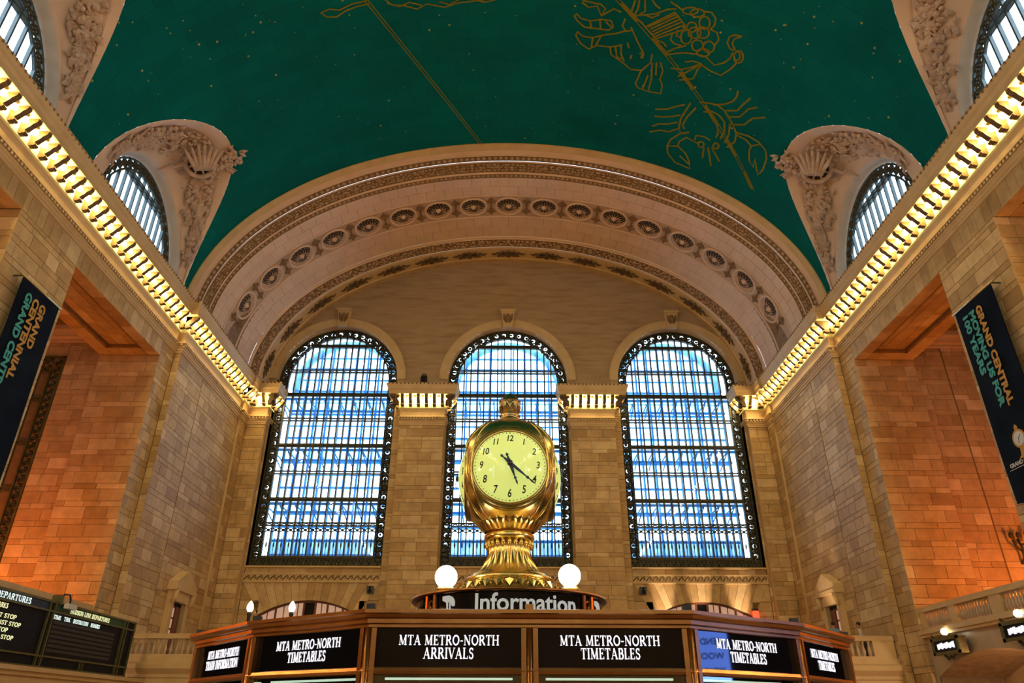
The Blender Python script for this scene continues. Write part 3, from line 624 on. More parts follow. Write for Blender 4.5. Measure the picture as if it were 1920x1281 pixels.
band('rosette_ground', [(38.93, 17.64, 11.44), (41.05, 17.58, 11.38)], 'orn')
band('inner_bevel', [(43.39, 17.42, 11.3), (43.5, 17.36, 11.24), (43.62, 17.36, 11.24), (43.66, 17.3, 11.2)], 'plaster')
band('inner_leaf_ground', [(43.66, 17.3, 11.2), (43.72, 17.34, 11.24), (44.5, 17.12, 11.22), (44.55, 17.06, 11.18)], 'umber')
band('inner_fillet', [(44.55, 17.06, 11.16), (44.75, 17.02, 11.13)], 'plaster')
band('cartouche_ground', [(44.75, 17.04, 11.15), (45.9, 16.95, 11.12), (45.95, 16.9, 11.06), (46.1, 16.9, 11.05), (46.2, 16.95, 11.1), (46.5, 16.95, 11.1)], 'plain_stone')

# voussoir stones of the two plain bands
def voussoirs(y0, y1, ab0, ab1, n, off):
    for row, (f0, f1) in enumerate(((0, 0.5), (0.5, 1))):
        for k in range(n):
            ta, tb = PI * (k + 0.5 * (row % 2)) / n, PI * min(n, (k + 1 + 0.5 * (row % 2))) / n
            if tb - ta < 0.01: continue
            g = 0.0006; ya, yb = y0 + (y1 - y0) * f0 + 0.012, y0 + (y1 - y0) * f1 - 0.012
            mb = MB(); vs = []
            for d in (0.06, 0.0):
                for y, f in ((ya, f0), (yb, f1)):
                    a = ab0[0] + (ab1[0] - ab0[0]) * f + d; b = ab0[1] + (ab1[1] - ab0[1]) * f + d
                    vs += [arch_pt(ta + g, y, a, b), arch_pt((ta + tb) / 2, y, a, b), arch_pt(tb - g, y, a, b)]
            mb.add(vs, [(6, 7, 10, 9), (7, 8, 11, 10), (0, 6, 9, 3), (2, 5, 11, 8), (0, 1, 7, 6), (1, 2, 8, 7), (3, 9, 10, 4), (4, 10, 11, 5)])
            mb.build('voussoir', 'plaster', arch)
voussoirs(37.12, 38.76, (17.66, 11.46), (17.6, 11.4), 44, 0)
voussoirs(41.22, 43.39, (17.58, 11.38), (17.42, 11.3), 44, 0)

# moulded enrichments: eggs, scrolls, leaves
def enrich(name, y, a, b, n, rr, mat='orn', jitter=0.0, every=None):
    mb = MB(); rnd = random.Random(n + int(y * 100))
    # equal spacing along the ellipse
    L = [0]; 
    for k in range(720): L.append(L[-1] + (arch_pt(PI * (k + 1) / 720, 0, a, b) - arch_pt(PI * k / 720, 0, a, b)).length)
    for k in range(n):
        tgt = L[-1] * min(0.999, max(0.001, (k + 0.5 + rnd.uniform(-1, 1) * jitter * 9) / n)); i = next(j for j in range(1, 721) if L[j] >= tgt); t = PI * (i - 1 + (tgt - L[i - 1]) / (L[i] - L[i - 1])) / 720
        yy = y + rnd.uniform(-jitter, jitter); p = arch_pt(t, yy, a, b); u = (arch_pt(t + 0.01, yy, a, b) - p).normalized(); nrm = Vector((math.cos(t) / a, 0, -math.sin(t) / b)).normalized()
        s = 1 if not jitter else rnd.uniform(0.6, 1.3)
        R = axes(u, (0, 1, 0), nrm).to_3x3()
        mb.ball(p, (rr[0] * s, rr[1] * s, rr[2] * s), 6, 4, R)
    o = mb.build(name, mat, arch, smooth=True); o['kind'] = 'stuff'
enrich('egg_moulding', 35.93, 18.1, 12.11, 130, (0.13, 0.12, 0.1))
for k in range(3): enrich('scrollwork', 36.33 + 0.15 * k, 17.95 - 0.06 * k, 11.9 - 0.08 * k, 250, (0.09, 0.05, 0.07), jitter=0.05)
enrich('leaf_moulding', 37.0, 17.74, 11.56, 150, (0.1, 0.09, 0.06))
for k in range(4): enrich('inner_leafwork', 43.85 + 0.18 * k, 17.27 - 0.05 * k, 11.22, 190, (0.1, 0.07, 0.06), jitter=0.06)

# rosettes
R0 = 0.82
def rosette_parts():
    ring = MB(); ring.lathe([(R0 + 0.16, 0.0), (R0 + 0.15, 0.08), (R0 + 0.05, 0.10), (R0, 0.04), (R0 - 0.02, -0.05)], 28, cap=False)
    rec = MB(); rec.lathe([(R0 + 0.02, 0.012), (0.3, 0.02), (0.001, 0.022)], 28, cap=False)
    pet = MB()
    for k in range(16):
        a = 2 * PI * k / 16; d = Vector((math.cos(a), math.sin(a), 0)); leaf(pet, d * 0.2 + Vector((0, 0, 0.05)), d, Vector((0, 0, 1)), 0.44, 0.036)
        a += PI / 16; pet.ball((0.70 * math.cos(a), 0.70 * math.sin(a), 0.03), 0.035, 5, 3)
    hub = MB(); hub.lathe([(0.2, 0.0), (0.19, 0.08), (0.1, 0.12), (0.06, 0.2), (0.001, 0.22)], 12, cap=False, rmod=lambda a, i: 1 + 0.1 * math.cos(6 * a))
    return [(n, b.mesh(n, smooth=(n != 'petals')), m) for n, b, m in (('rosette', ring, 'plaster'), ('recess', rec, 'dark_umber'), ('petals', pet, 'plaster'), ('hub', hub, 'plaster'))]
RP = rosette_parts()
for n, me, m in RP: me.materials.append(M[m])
spn = MB()
for sg in (-1, 1):
    for k in range(7):
        a = PI / 2 * sg + (k - 3) * 0.33; d = Vector((math.cos(a), math.sin(a), 0)); leaf(spn, Vector((0, sg * 0.25, 0)), d, Vector((0, 0, 1)), 0.5 if k == 3 else 0.34, 0.16)
    spn.ball((0, sg * 0.2, 0.02), 0.1, 6, 4)
spn.ball((0, 0, 0.02), (0.06, 0.25, 0.06), 6, 4)
spn.v = [Vector((p.x * 1.25, p.y * 1.35, p.z)) for p in spn.v]
spm = spn.mesh('spandrel_leaf'); spm.materials.append(M['umber'])
ra, rb = 17.61, 11.41
Ls = [0]
for k in range(720): Ls.append(Ls[-1] + (arch_pt(PI * (k + 1) / 720, 0, ra, rb) - arch_pt(PI * k / 720, 0, ra, rb)).length)
def t_at(s):
    i = next(j for j in range(1, 721) if Ls[j] >= s); return PI * (i - 1 + (s - Ls[i - 1]) / (Ls[i] - Ls[i - 1])) / 720
def arch_frame(s):
    t = t_at(s); p = arch_pt(t, 39.98, ra, rb); nrm = Vector((math.cos(t) / ra, 0, -math.sin(t) / rb)).normalized(); u = Vector((0, 1, 0)).cross(nrm).normalized()
    return axes(u, (0, 1, 0), nrm, p)
for k in range(-8, 9):
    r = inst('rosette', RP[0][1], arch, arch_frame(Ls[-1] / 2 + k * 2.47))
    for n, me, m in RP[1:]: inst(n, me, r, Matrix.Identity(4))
for k in range(-9, 9): inst('spandrel_leaf', spm, arch, arch_frame(Ls[-1] / 2 + (k + 0.5) * 2.47))
# dark bronze cartouches on the innermost band
cm = MB()
for sg in (-1, 1):
    cm.tube([(sg * 0.1, 0, 0.03), (sg * 0.5, 0.12, 0.05), (sg * 0.8, -0.1, 0.04), (sg * 1.05, 0.05, 0.03), (sg * 1.3, 0, 0.02)], [0.09, 0.09, 0.08, 0.06, 0.02], 6)
    cm.tube([(sg * 0.2, 0, 0.03), (sg * 0.45, -0.25, 0.04), (sg * 0.7, 0.2, 0.04), (sg * 0.85, 0.28, 0.03)], [0.07, 0.06, 0.05, 0.02], 6)
cm.ball((0, 0, 0.03), (0.22, 0.36, 0.1), 10, 6)
cm.v = [Vector((p.x * 1.0, p.y * 1.35, p.z * 1.3)) for p in cm.v]
cmm = cm.mesh('cartouche', smooth=True); cmm.materials.append(M['bracket'])
for k in range(-7, 8):
    t = t_at(Ls[-1] / 2 + k * 3.05); p = arch_pt(t, 45.35, 16.97, 11.10); nrm = Vector((math.cos(t) / 16.97, 0, -math.sin(t) / 11.1)).normalized()
    inst('cartouche', cmm, arch, axes(Vector((0, 1, 0)).cross(nrm).normalized(), (0, 1, 0), nrm, p))

# ------------------------------------------------------------------ side walls
def wall_side(sx):
    side = 'left' if sx < 0 else 'right'; wn = 'wall_' + side
    mb = MB(); D = 0.045
    def slab_x(x, y0, y1, z0, z1, th=0.35): mb.bx(sx * (x + D), sx * (x + D + th), y0, y1, z0, z1)
    def slab_y(y, x0, x1, z0, z1, th=0.3): mb.bx(sx * x0, sx * x1, y + D, y + D + th, z0, z1)
    slab_x(XB, YJ + D, YC + 0.2, 0, VZ); slab_x(XC, YC + D, YP + 0.3, 0, VZ); slab_y(YJ, XB + D, XS + 0.4, 0, VZ); slab_y(YC, XC + D, XB + 0.2, 0, VZ)
    slab_x(XS, BAYS[0] + BH + D, YJ + 0.2, 0, VZ + 0.3)
    slab_x(XS, YN, BAYS[0] + BH, ZOPEN + D, VZ + 0.3)
    edges = [(b - BH, b + BH) for b in BAYS]
    for i, (a, b) in enumerate(edges):
        nb = edges[i + 1][1] if i + 1 < len(edges) else YN
        mb.bx(sx * (XS + D), sx * (NICHE - D), nb + D, a - D, 0, ZOPEN + 0.5)       # pier between bays
        # niche soffit slab with sunk panel
        mb.bx(sx * (XS + D), sx * NICHE, a, b, ZOPEN + 0.3, ZOPEN + 0.6)
        # low wall under the balcony
    mb.bx(sx * (XS + D), sx * NICHE, BAYS[0] + BH + D, YJ + 0.3, 0, ZOPEN + 0.5)
    # rear gallery
    mb.bx(sx * CHX, sx * (CHX + 0.3), YN, CHY + 0.4, 0, CHZ + 0.3)
    mb.bx(sx * (NICHE - 0.3), sx * CHX, YN, CHY + 0.4, CHZ, CHZ + 0.3)
    mb.bx(sx * NICHE, sx * (NICHE - 0.3), YN, CHY + 0.4, ZOPEN + 0.3, CHZ + 0.1)
    # vault haunch behind the plaster keeps the hall dark-tight
    w = mb.build(wn, 'mortar'); tag(w, f'warm ashlar {side} wall with deep orange lit bays', 'wall', kind='structure')
    # stones
    rect(wn, 'X', sx * XB, YJ, 38.56, BALC - 2.4, ZARC, sgn=sx); rect(wn, 'X', sx * XB, 38.62, YC, BALC, ZARC, sgn=sx)
    rect(wn, 'X', sx * XC, YC, YP, BALC, ZARC, sgn=sx); rect(wn, 'Y', YJ, sx * XB, sx * XS, BALC - 2, ZARC, lens=(0.4, 0.5))
    rect(wn, 'X', sx * XS, BAYS[0] + BH, YJ, 2.0, ZARC, sgn=sx, lens=(0.5, 1.0))
    for i in (0, 1):
        a, b = edges[i]
        rect(wn, 'X', sx * XS, edges[i + 1][1], a, 3.0, ZOPEN, sgn=sx)
        rect(wn, 'X', sx * XS, a, b, ZOPEN, ZARC, courses=(0.85,), lens=(0.45, 0.6), sgn=sx)
        rect(wn, 'X', sx * XS, edges[i + 1][1], a, ZOPEN, ZARC, courses=(0.85,), lens=(0.45, 0.6), sgn=sx)
        rect(wn, 'Y', b, sx * XS, sx * NICHE, 4.8, ZOPEN); rect(wn, 'Y', b, sx * XS, sx * 18.6, 2.0, 4.8, lens=(0.3, 0.3))
        # soffit stones: margins and sunk panel
        x0, x1, p0, p1, q0, q1 = XS, NICHE, a + 0.75, b - 0.75, XS + 0.62, NICHE - 0.7
        cs = dict(courses=(0.6,), lens=(0.9, 1.6))
        rect(wn, 'Z', ZOPEN, a, b, sx * x0, sx * q0, **cs); rect(wn, 'Z', ZOPEN, a, b, sx * q1, sx * x1, **cs)
        rect(wn, 'Z', ZOPEN, a, p0, sx * q0, sx * q1, **cs); rect(wn, 'Z', ZOPEN, p1, b, sx * q0, sx * q1, **cs)
        rect(wn, 'Z', ZOPEN + 0.2, p0, p1, sx * q0, sx * q1, **cs)
        fr = MB()
        for (ya, yb, xa, xb) in ((p0 - 0.02, p0 + 0.12, q0, q1), (p1 - 0.12, p1 + 0.02, q0, q1), (p0, p1, q0 - 0.02, q0 + 0.12), (p0, p1, q1 - 0.12, q1 + 0.02)):
            fr.bx(sx * xa, sx * xb, ya, yb, ZOPEN + 0.04, ZOPEN + 0.24)
        fr.build('coffer_shade_moulding', 'umber', w)  # umber colour stands in for the shadow along the sunk panel's sides
    if sx < 0: rect(wn, 'Y', CHY, -NICHE, -23.42, 4.8, 19.55); rect(wn, 'Y', CHY, -23.42, -CHX, 18.62, 19.55)
    else: rect(wn, 'Y', CHY, NICHE, 23.3, 4.8, 19.55); rect(wn, 'Y', CHY, 23.36, CHX, 4.8, 19.55)
    g = MB(); g.bx(sx * (NICHE - 0.3), sx * CHX, CHY + D, CHY + 0.4, 0, 21.0); g.build('gallery_end', 'mortar', w)
    g = MB(); sweep(g, [(-CHX, CHY), (-NICHE + 0.05, CHY)], [(0, 19.45), (0.08, 19.5), (0.08, 19.62), (0.22, 19.72), (0.22, 19.8), (0.3, 19.95), (0.42, 20.05), (0.42, 20.3)], 1)
    if sx > 0:
        for p in g.v: p.x = -p.x
    g.build('gallery_moulding', 'plain_stone', w)
    # thin groove beside the end bay's joint
    m = MB(); m.bx(sx * (XC + 0.004), sx * (XB + 0.03), YC - 0.006, YC + 0.1, BALC, ZARC); m.build('pilaster_return', 'plain_stone', w)
    lay_blocks(wn, w)
    return w
WALL = {s: wall_side(s) for s in (-1, 1)}

# ------------------------------------------------------------------ cornices
PROF_ARC = [(-0.05, 19.33), (0.06, 19.35), (0.06, 19.46), (0.10, 19.48), (0.10, 19.58), (0.18, 19.64), (0.18, 19.69), (0.10, 19.70)]
PROF_DEN = [(0.10, 19.70), (0.10, 19.84), (0.24, 19.85), (0.24, 19.90), (0.06, 19.93)]
PROF_FRZ = [(0.06, 19.93), (0.03, 20.1), (0.04, 20.3), (0.08, 20.46), (0.13, 20.52)]
PROF_COF = [(0.13, 20.52), (0.19, 20.56), (0.19, 20.62), (0.12, 20.64), (0.12, 21.34), (0.74, 21.40)]
PROF_COR = [(0.74, 21.40), (0.74, 21.36), (0.80, 21.36), (0.80, 21.62), (0.84, 21.66), (0.88, 21.72), (0.90, 21.86), (0.95, 22.0)]
PROF_TOP = [(0.95, 22.0), (0.97, 22.02), (0.97, 22.10), (0.90, 22.12), (0.3, 22.2), (-0.35, 22.25)]
BR = None
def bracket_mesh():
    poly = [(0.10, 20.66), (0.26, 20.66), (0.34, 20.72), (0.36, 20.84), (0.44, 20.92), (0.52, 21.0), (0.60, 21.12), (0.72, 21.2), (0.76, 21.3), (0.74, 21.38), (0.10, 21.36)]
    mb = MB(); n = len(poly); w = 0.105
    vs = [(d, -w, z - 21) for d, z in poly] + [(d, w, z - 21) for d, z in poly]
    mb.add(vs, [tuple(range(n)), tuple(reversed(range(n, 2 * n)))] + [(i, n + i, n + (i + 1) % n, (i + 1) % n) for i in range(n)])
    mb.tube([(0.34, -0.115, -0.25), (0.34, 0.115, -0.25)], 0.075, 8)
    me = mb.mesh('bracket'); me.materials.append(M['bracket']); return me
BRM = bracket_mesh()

def lamp_proto():
    """bulb in a brass holder hung under the cornice; local +x points into the room, origin at the holder's seat"""
    root = bpy.data.objects.new('cornice_lamp', None); COL.objects.link(root); root.empty_display_size = 0.1; OFF[root.name] = Vector((0, 0, 0))
    h = MB(); h.lathe([(0.10, 0.0), (0.10, -0.03), (0.06, -0.05), (0.05, -0.12), (0.065, -0.14)], 10); h.build('holder', 'brass_dark', root, smooth=True, local=True)
    b = MB(); b.lathe([(0.001, -0.40), (0.06, -0.385), (0.105, -0.335), (0.12, -0.27), (0.095, -0.19), (0.055, -0.13)], 10, cap=False); b.build('bulb', 'bulb', root, smooth=True, local=True)
    return root
LAMP_LIST = []; LAMP0 = lamp_proto(); LAMP_USED = [False]
def place_lamp(x, y, rz, label, group):
    o = copy_tree(LAMP0) if LAMP_USED[0] else LAMP0; LAMP_USED[0] = True; LAMP_LIST.append(o)
    o.location = (x, y, 21.36); o.rotation_euler = (0, 0, rz); tag(o, label, 'lamp', group)

def run(path, sx, parent, lamp_d, step, s_from, label, group, skip=0):
    """brackets and lamps along every straight of the path at a common pitch"""
    po = offset_path(path, lamp_d)
    for (a, b), (a0, b0) in zip(zip(po, po[1:]), zip(path, path[1:])):
        L = math.hypot(b[0] - a[0], b[1] - a[1])
        dx, dy = (b0[0] - a0[0]), (b0[1] - a0[1]); l = math.hypot(dx, dy); dx, dy = dx / l, dy / l
        if (b[0] - a[0]) * dx + (b[1] - a[1]) * dy < 0.2: continue
        n = max(1, round(L / step))
        if L < 0.45: continue
        st = L / n; rz = math.atan2(-dx, dy)
        nx, ny = dy, -dx
        for k in range(n):
            f = (k + 0.5) * st; x, y = a[0] + dx * f, a[1] + dy * f
            if y < s_from: continue
            X = sx * x; ang = math.atan2(ny, nx * sx)
            place_lamp(X, y, ang, label, group)
        for k in range(n + 1):
            f = k * st; x, y = a[0] + dx * f - nx * lamp_d, a[1] + dy * f - ny * lamp_d
            if y < s_from: continue
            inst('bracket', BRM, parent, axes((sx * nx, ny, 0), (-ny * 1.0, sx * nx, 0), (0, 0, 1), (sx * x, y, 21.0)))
def dentils(path, sx, parent, y_from):
    mb = MB(); po = offset_path(path, 0.17)
    for a, b in zip(po, po[1:]):
        L = math.hypot(b[0] - a[0], b[1] - a[1])
        if L < 0.3: continue
        n = int(L / 0.2)
        for k in range(n):
            f = (k + 0.5) / n; x, y = a[0] + (b[0] - a[0]) * f, a[1] + (b[1] - a[1]) * f
            if y > y_from: mb.box((sx * x, y, 19.775), (0.11, 0.11, 0.12))
    o = mb.build('dentils', 'plain_stone', parent); o['kind'] = 'stuff'
    mb = MB(); po = offset_path(path, 0.93)          # small leaf crest on the top edge
    for a, b in zip(po, po[1:]):
        L = math.hypot(b[0] - a[0], b[1] - a[1])
        if L < 0.3: continue
        n = int(L / 0.26)
        for k in range(n):
            f = (k + 0.5) / n; x, y = a[0] + (b[0] - a[0]) * f, a[1] + (b[1] - a[1]) * f
            if y > y_from: mb.ball((sx * x, y, 22.06), (0.09, 0.09, 0.08), 5, 3)
    o = mb.build('crest_leaves', 'umber', parent); o['kind'] = 'stuff'

def cornice(name, path, sx, label, lamp_label, group, y_from, step=0.645, ld=0.42):
    c = bpy.data.objects.new(name, None); COL.objects.link(c); OFF[c.name] = Vector((0, 0, 0)); tag(c, label, 'cornice', kind='structure')
    for nm, pr, mt in (('architrave_moulding', PROF_ARC, 'plain_stone'), ('dentil_bed', PROF_DEN, 'plain_stone'), ('frieze', PROF_FRZ, 'plain_stone'), ('lamp_coffer', PROF_COF, 'coffer'), ('corona', PROF_COR, 'plain_stone'), ('cymatium', PROF_TOP, 'plain_stone')):
        mb = MB(); sweep(mb, path, pr, sx); mb.build(nm, mt, c)
    dentils(path, sx, c, 14)
    n0 = len(LAMP_LIST); run(path, sx, c, ld, step, y_from, lamp_label, group); row = LAMP_LIST[n0:]
    for k, o in enumerate(row):          # every bulb is told apart by its place in the row
        j = len(row) - k if 'cornice' in lamp_label else k + 1
        suf = 'th' if 10 <= j % 100 <= 20 else {1: 'st', 2: 'nd', 3: 'rd'}.get(j % 10, 'th')
        o['label'] = f'{lamp_label}, {j}{suf} from ' + ('the tall window end' if 'cornice' in lamp_label else 'the left')
    return c
PATH_SIDE = [(-XS, YN), (-XS, YJ), (-XB, YJ), (-XB, YC), (-XC, YC), (-XC, YP), (-16.5, YP), (-16.5, YW + 0.5)]
TRIM = {}
for k, sx in ((1, -1), (2, 1)):
    side = 'left' if sx < 0 else 'right'
    TRIM[sx] = cornice(f'trim_{k}', PATH_SIDE, 1 if sx < 0 else -1, f'stone cornice running along the {side} wall, its bulbs glowing', f'glowing bulb under the {side} cornice', f'{side} cornice lamps', 14.0)
for k, s in ((3, -1), (4, 1)):
    xc = s * 5.85; side = 'left' if s < 0 else 'right'
    cornice(f'trim_{k}', [(xc - 1.5, YW + 0.4), (xc - 1.5, YP), (xc + 1.5, YP), (xc + 1.5, YW + 0.4)][::1], 1, f'stone capital with glowing bulbs on the pier {side} of the clock', f'glowing bulb on the pier capital {side} of the clock', f'lamps on the {side} pier capital', 14.0, step=0.56)
# lamps of the hall behind the viewpoint, one row each side
for sx in (-1, 1):
    mb = MB(); y = YN + 0.6
    while y < 13.8: mb.ball((sx * (XS - 0.42), y, 21.08), (0.14, 0.14, 0.16), 6, 4); y += 1.29
    o = mb.build('cornice_lamp_row', 'bulb'); tag(o, f"{'left' if sx < 0 else 'right'} cornice bulbs behind the viewpoint", 'lamps', kind='stuff')

# ------------------------------------------------------------------ end wall
we = MB()
ez = lambda x: VZ + 11.3 * math.sqrt(max(0, 1 - (x / 17.15) ** 2))
def arch_top(x, R=WHW):
    for xc in WX:
        if abs(x - xc) < R: return WZC + math.sqrt(R * R - (x - xc) ** 2)
    return None
xs = sorted(set([-17.15 + 34.3 * i / 140 for i in range(141)] + [xc + s * WHW * math.cos(PI * i / 24) for xc in WX for s in (1,) for i in range(25)]))
for a, b in zip(xs, xs[1:]):
    m = (a + b) / 2; inside = arch_top(m) is not None
    za = (arch_top(min(max(a, m - (m - a) * 0.9999), m)) or 22.96) if inside else 21.0
    zb = (arch_top(b - (b - m) * 0.0001) or 22.96) if inside else 21.0
    we.add([(a, YW, za), (b, YW, zb), (b, YW, max(ez(b), zb)), (a, YW, max(ez(a), za))], [(0, 1, 2, 3)])
wall_end = we.build('wall_back', 'tymp'); tag(wall_end, 'ashlar end wall with three tall arched windows', 'wall', kind='structure')
core = MB()
for x0, x1 in ((-18.6, -12.1 - WHW), (-12.1 + WHW, -WHW), (WHW, 12.1 - WHW), (12.1 + WHW, 18.6)):
    core.bx(x0, x1, YW + 0.045, 47.3, 0, 23.2); core.bx(x0 + (0.8 if x0 > -18 else 0), x1 - (0.8 if x1 < 18 else 0), 47.3, 50.4, 0, 27)
core.bx(-18.6, 18.6, YW + 0.25, 47.4, 27.2, 36.0)
for s in (-1, 1): core.bx(s * 4.35, s * 7.35, YP + 0.045, YW + 0.2, BALC, 22.1); core.bx(s * 16.5, s * 18.2, YP + 0.045, YW + 0.2, BALC, 22.1)
core.build('core', 'mortar', wall_end)
for s in (-1, 1):
    rect('wall_back', 'Y', YP, s * 4.35, s * 7.35, BALC, ZARC); rect('wall_back', 'Y', YP, s * 16.5, s * XC, BALC, ZARC, lens=(0.6, 1.3))
    for a, b in ((WHW, 4.35), (7.35, 12.1 - WHW), (12.1 + WHW, 16.5)):
        rect('wall_back', 'Y', YW - 0.001, s * a, s * b, BALC, 22.96, lens=(0.5, 0.6))
    # thin returns of the pilasters
    for x, d in ((4.35, -1), (7.35, 1), (16.5, -1)):
        m = MB(); m.bx(s * (x + d * 0.006), s * (x - d * 0.04), YP + 0.02, YW, BALC, ZARC); m.build('pilaster_return', 'plain_stone', wall_end)
# spandrel fill between springing and capital
for i, xc in enumerate(WX):
    # jambs, arch reveal, moulded archivolt and keystone
    rv = MB(); pts = [(xc - WHW, WZ0)] + [(xc - WHW * math.cos(PI * k / 32), WZC + WHW * math.sin(PI * k / 32)) for k in range(33)] + [(xc + WHW, WZ0)]
    rv.grid([[(x, YW, z) for x, z in pts], [(x, YG + 0.3, z) for x, z in pts]]); rv.build('window_reveal', 'plain_stone', wall_end)
    av = MB()
    ring = [(-PI * 0.04 + PI * 1.08 * k / 40) for k in range(41)]; ring = [min(PI, max(0, a)) for a in ring]
    av.grid([[(xc - r * math.cos(a), YW - d, WZC + r * math.sin(a)) for a in ring] for r, d in ((WHW, 0.0), (WHW, 0.10), (WHW + 0.5, 0.10), (WHW + 0.53, 0.14), (WHW + 0.62, 0.14), (WHW + 0.64, 0.0))])
    o = av.build('archivolt', 'plain_stone', wall_end); smooth_by_angle(o, 30)
    ks = MB(); n = Vector((0, -1, 0))
    ks.prism([(-0.34, 0), (0.34, 0), (0.48, 1.25), (-0.48, 1.25)], axes((1, 0, 0), (0, 0, 1), (0, -1, 0), (xc, YW - 0.02, WZC + WHW - 0.1)), 0.38)
    ks.bx(xc - 0.56, xc + 0.56, YW - 0.5, YW, WZC + WHW + 1.15, WZC + WHW + 1.32)
    k1 = ks.build('keystone', 'plain_stone', wall_end)
    kk = MB(); kk.ball((xc, YW - 0.42, WZC + WHW + 0.62), (0.2, 0.08, 0.36), 10, 8)
    for sg in (-1, 1): kk.tube([(xc + sg * 0.1, YW - 0.42, WZC + WHW + 0.2), (xc + sg * 0.28, YW - 0.44, WZC + WHW + 0.5), (xc + sg * 0.3, YW - 0.42, WZC + WHW + 0.95)], [0.04, 0.07, 0.05], 6)
    kk.build('carving', 'umber', k1, smooth=True)
    # apron under the window: plain course, wave band, segmental doorway
    ap = MB(); yb = YW + 0.1; DH, DS, DR = 3.05, 7.2, 0.86
    def door_top(x):
        R = (DH * DH + DR * DR) / (2 * DR); return DS + DR - R + math.sqrt(R * R - (x - xc) ** 2)
    xx = [xc - DH + 2 * DH * k / 24 for k in range(25)]
    for a, b in zip(xx, xx[1:]): ap.add([(a, yb + 0.05, door_top(a)), (b, yb + 0.05, door_top(b)), (b, yb + 0.05, 10.0), (a, yb + 0.05, 10.0)], [(0, 1, 2, 3)])
    ap.bx(xc - WHW, xc - DH, yb + 0.05, yb + 0.3, BALC, 10); ap.bx(xc + DH, xc + WHW, yb + 0.05, yb + 0.3, BALC, 10)
    ap.grid([[(x, yb + 0.05, door_top(x)) for x in xx], [(x, yb + 0.6, door_top(x)) for x in xx]])
    ap.build('apron', 'mortar', wall_end)
    rect('wall_back', 'Y', yb, xc - WHW, xc - DH, BALC, 8.05, lens=(0.6, 1.2)); rect('wall_back', 'Y', yb, xc + DH, xc + WHW, BALC, 8.05, lens=(0.6, 1.2))
    rect('wall_back', 'Y', yb, xc - WHW, xc + WHW, 9.62, 10.0, courses=(0.38,), lens=(0.9, 1.6))
    R = (DH * DH + DR * DR) / (2 * DR); cz = DS + DR - R; amax = math.asin(DH / R) * 1.0; nv = 15
    for k in range(nv):
        a0, a1 = -amax + 2 * amax * k / nv + 0.0012, -amax + 2 * amax * (k + 1) / nv - 0.0012
        def top(a): t = (9.12 - cz) / math.cos(a); return (xc + t * math.sin(a) * 1.0, 9.12)
        q = [(xc + R * math.sin(a0), cz + R * math.cos(a0)), (xc + R * math.sin(a1), cz + R * math.cos(a1)), top(a1), top(a0)]
        m = MB(); m.prism([(x, z) for x, z in q], axes((1, 0, 0), (0, 0, 1), (0, -1, 0), (0, yb + 0.05, 0)), 0.05); m.build('voussoir', 'stone', wall_end)
    for sg in (-1, 1):
        t = (9.12 - cz) / math.cos(amax); xa = t * math.sin(amax)
        xm = DH + (xa - DH) * (8.07 - DS) / (9.12 - DS); q = [(sg * xm, 8.07), (sg * WHW, 8.07), (sg * WHW, 9.12), (sg * xa, 9.12)]
        m = MB(); m.prism([(xc + a_, b_) for a_, b_ in (q if sg > 0 else reversed(q))], axes((1, 0, 0), (0, 0, 1), (0, -1, 0), (0, yb + 0.05, 0)), 0.05); m.build('spandrel_stone', 'stone', wall_end)
    wb = MB(); wb.bx(xc - WHW, xc + WHW, yb - 0.08, yb + 0.05, 9.14, 9.6); wb.bx(xc - WHW, xc + WHW, yb - 0.14, yb + 0.05, 9.56, 9.64); wb.bx(xc - WHW, xc + WHW, yb - 0.12, yb + 0.05, 9.1, 9.17)
    wbo = wb.build('wave_band', 'plain_stone', wall_end)
    wv = MB()
    for k in range(21):
        x = xc - 4.0 + 0.4 * k; wv.tube([(x - 0.2, yb - 0.1, 9.24), (x - 0.05, yb - 0.11, 9.42), (x + 0.1, yb - 0.11, 9.5), (x + 0.15, yb - 0.1, 9.38), (x + 0.05, yb - 0.1, 9.32)], 0.035, 5)
    o = wv.build('wave_scrolls', 'bracket', wbo); o['kind'] = 'stuff'
    sl = MB(); sl.bx(xc - WHW, xc + WHW, yb - 0.2, YG, 9.98, 10.08); sl.build('window_sill', 'plain_stone', wall_end)
lay_blocks('wall_back', wall_end)

# the opposite end of the hall, with its own three tall windows
nw = MB()
nw.bx(-19, 19, YN - 0.4, YN, 0, 9); nw.bx(-19, 19, YN - 0.4, YN, 26, 36)
for a, b in ((-19, -16.3), (-7.8, -4.2), (4.2, 7.8), (16.3, 19)): nw.bx(a, b, YN - 0.4, YN, 9, 26)
nwo = nw.build('wall_front', 'plain_stone')
for a, b in ((-16.3, -7.8), (-4.2, 4.2), (7.8, 16.3)):
    m = MB(); m.add([(a, YN - 0.2, 9), (b, YN - 0.2, 9), (b, YN - 0.2, 26), (a, YN - 0.2, 26)], [(0, 1, 2, 3)]); m.build('pane', 'daylight_cut', nwo)
tag(nwo, 'stone end wall behind the viewpoint with three tall openings', 'wall', kind='structure')

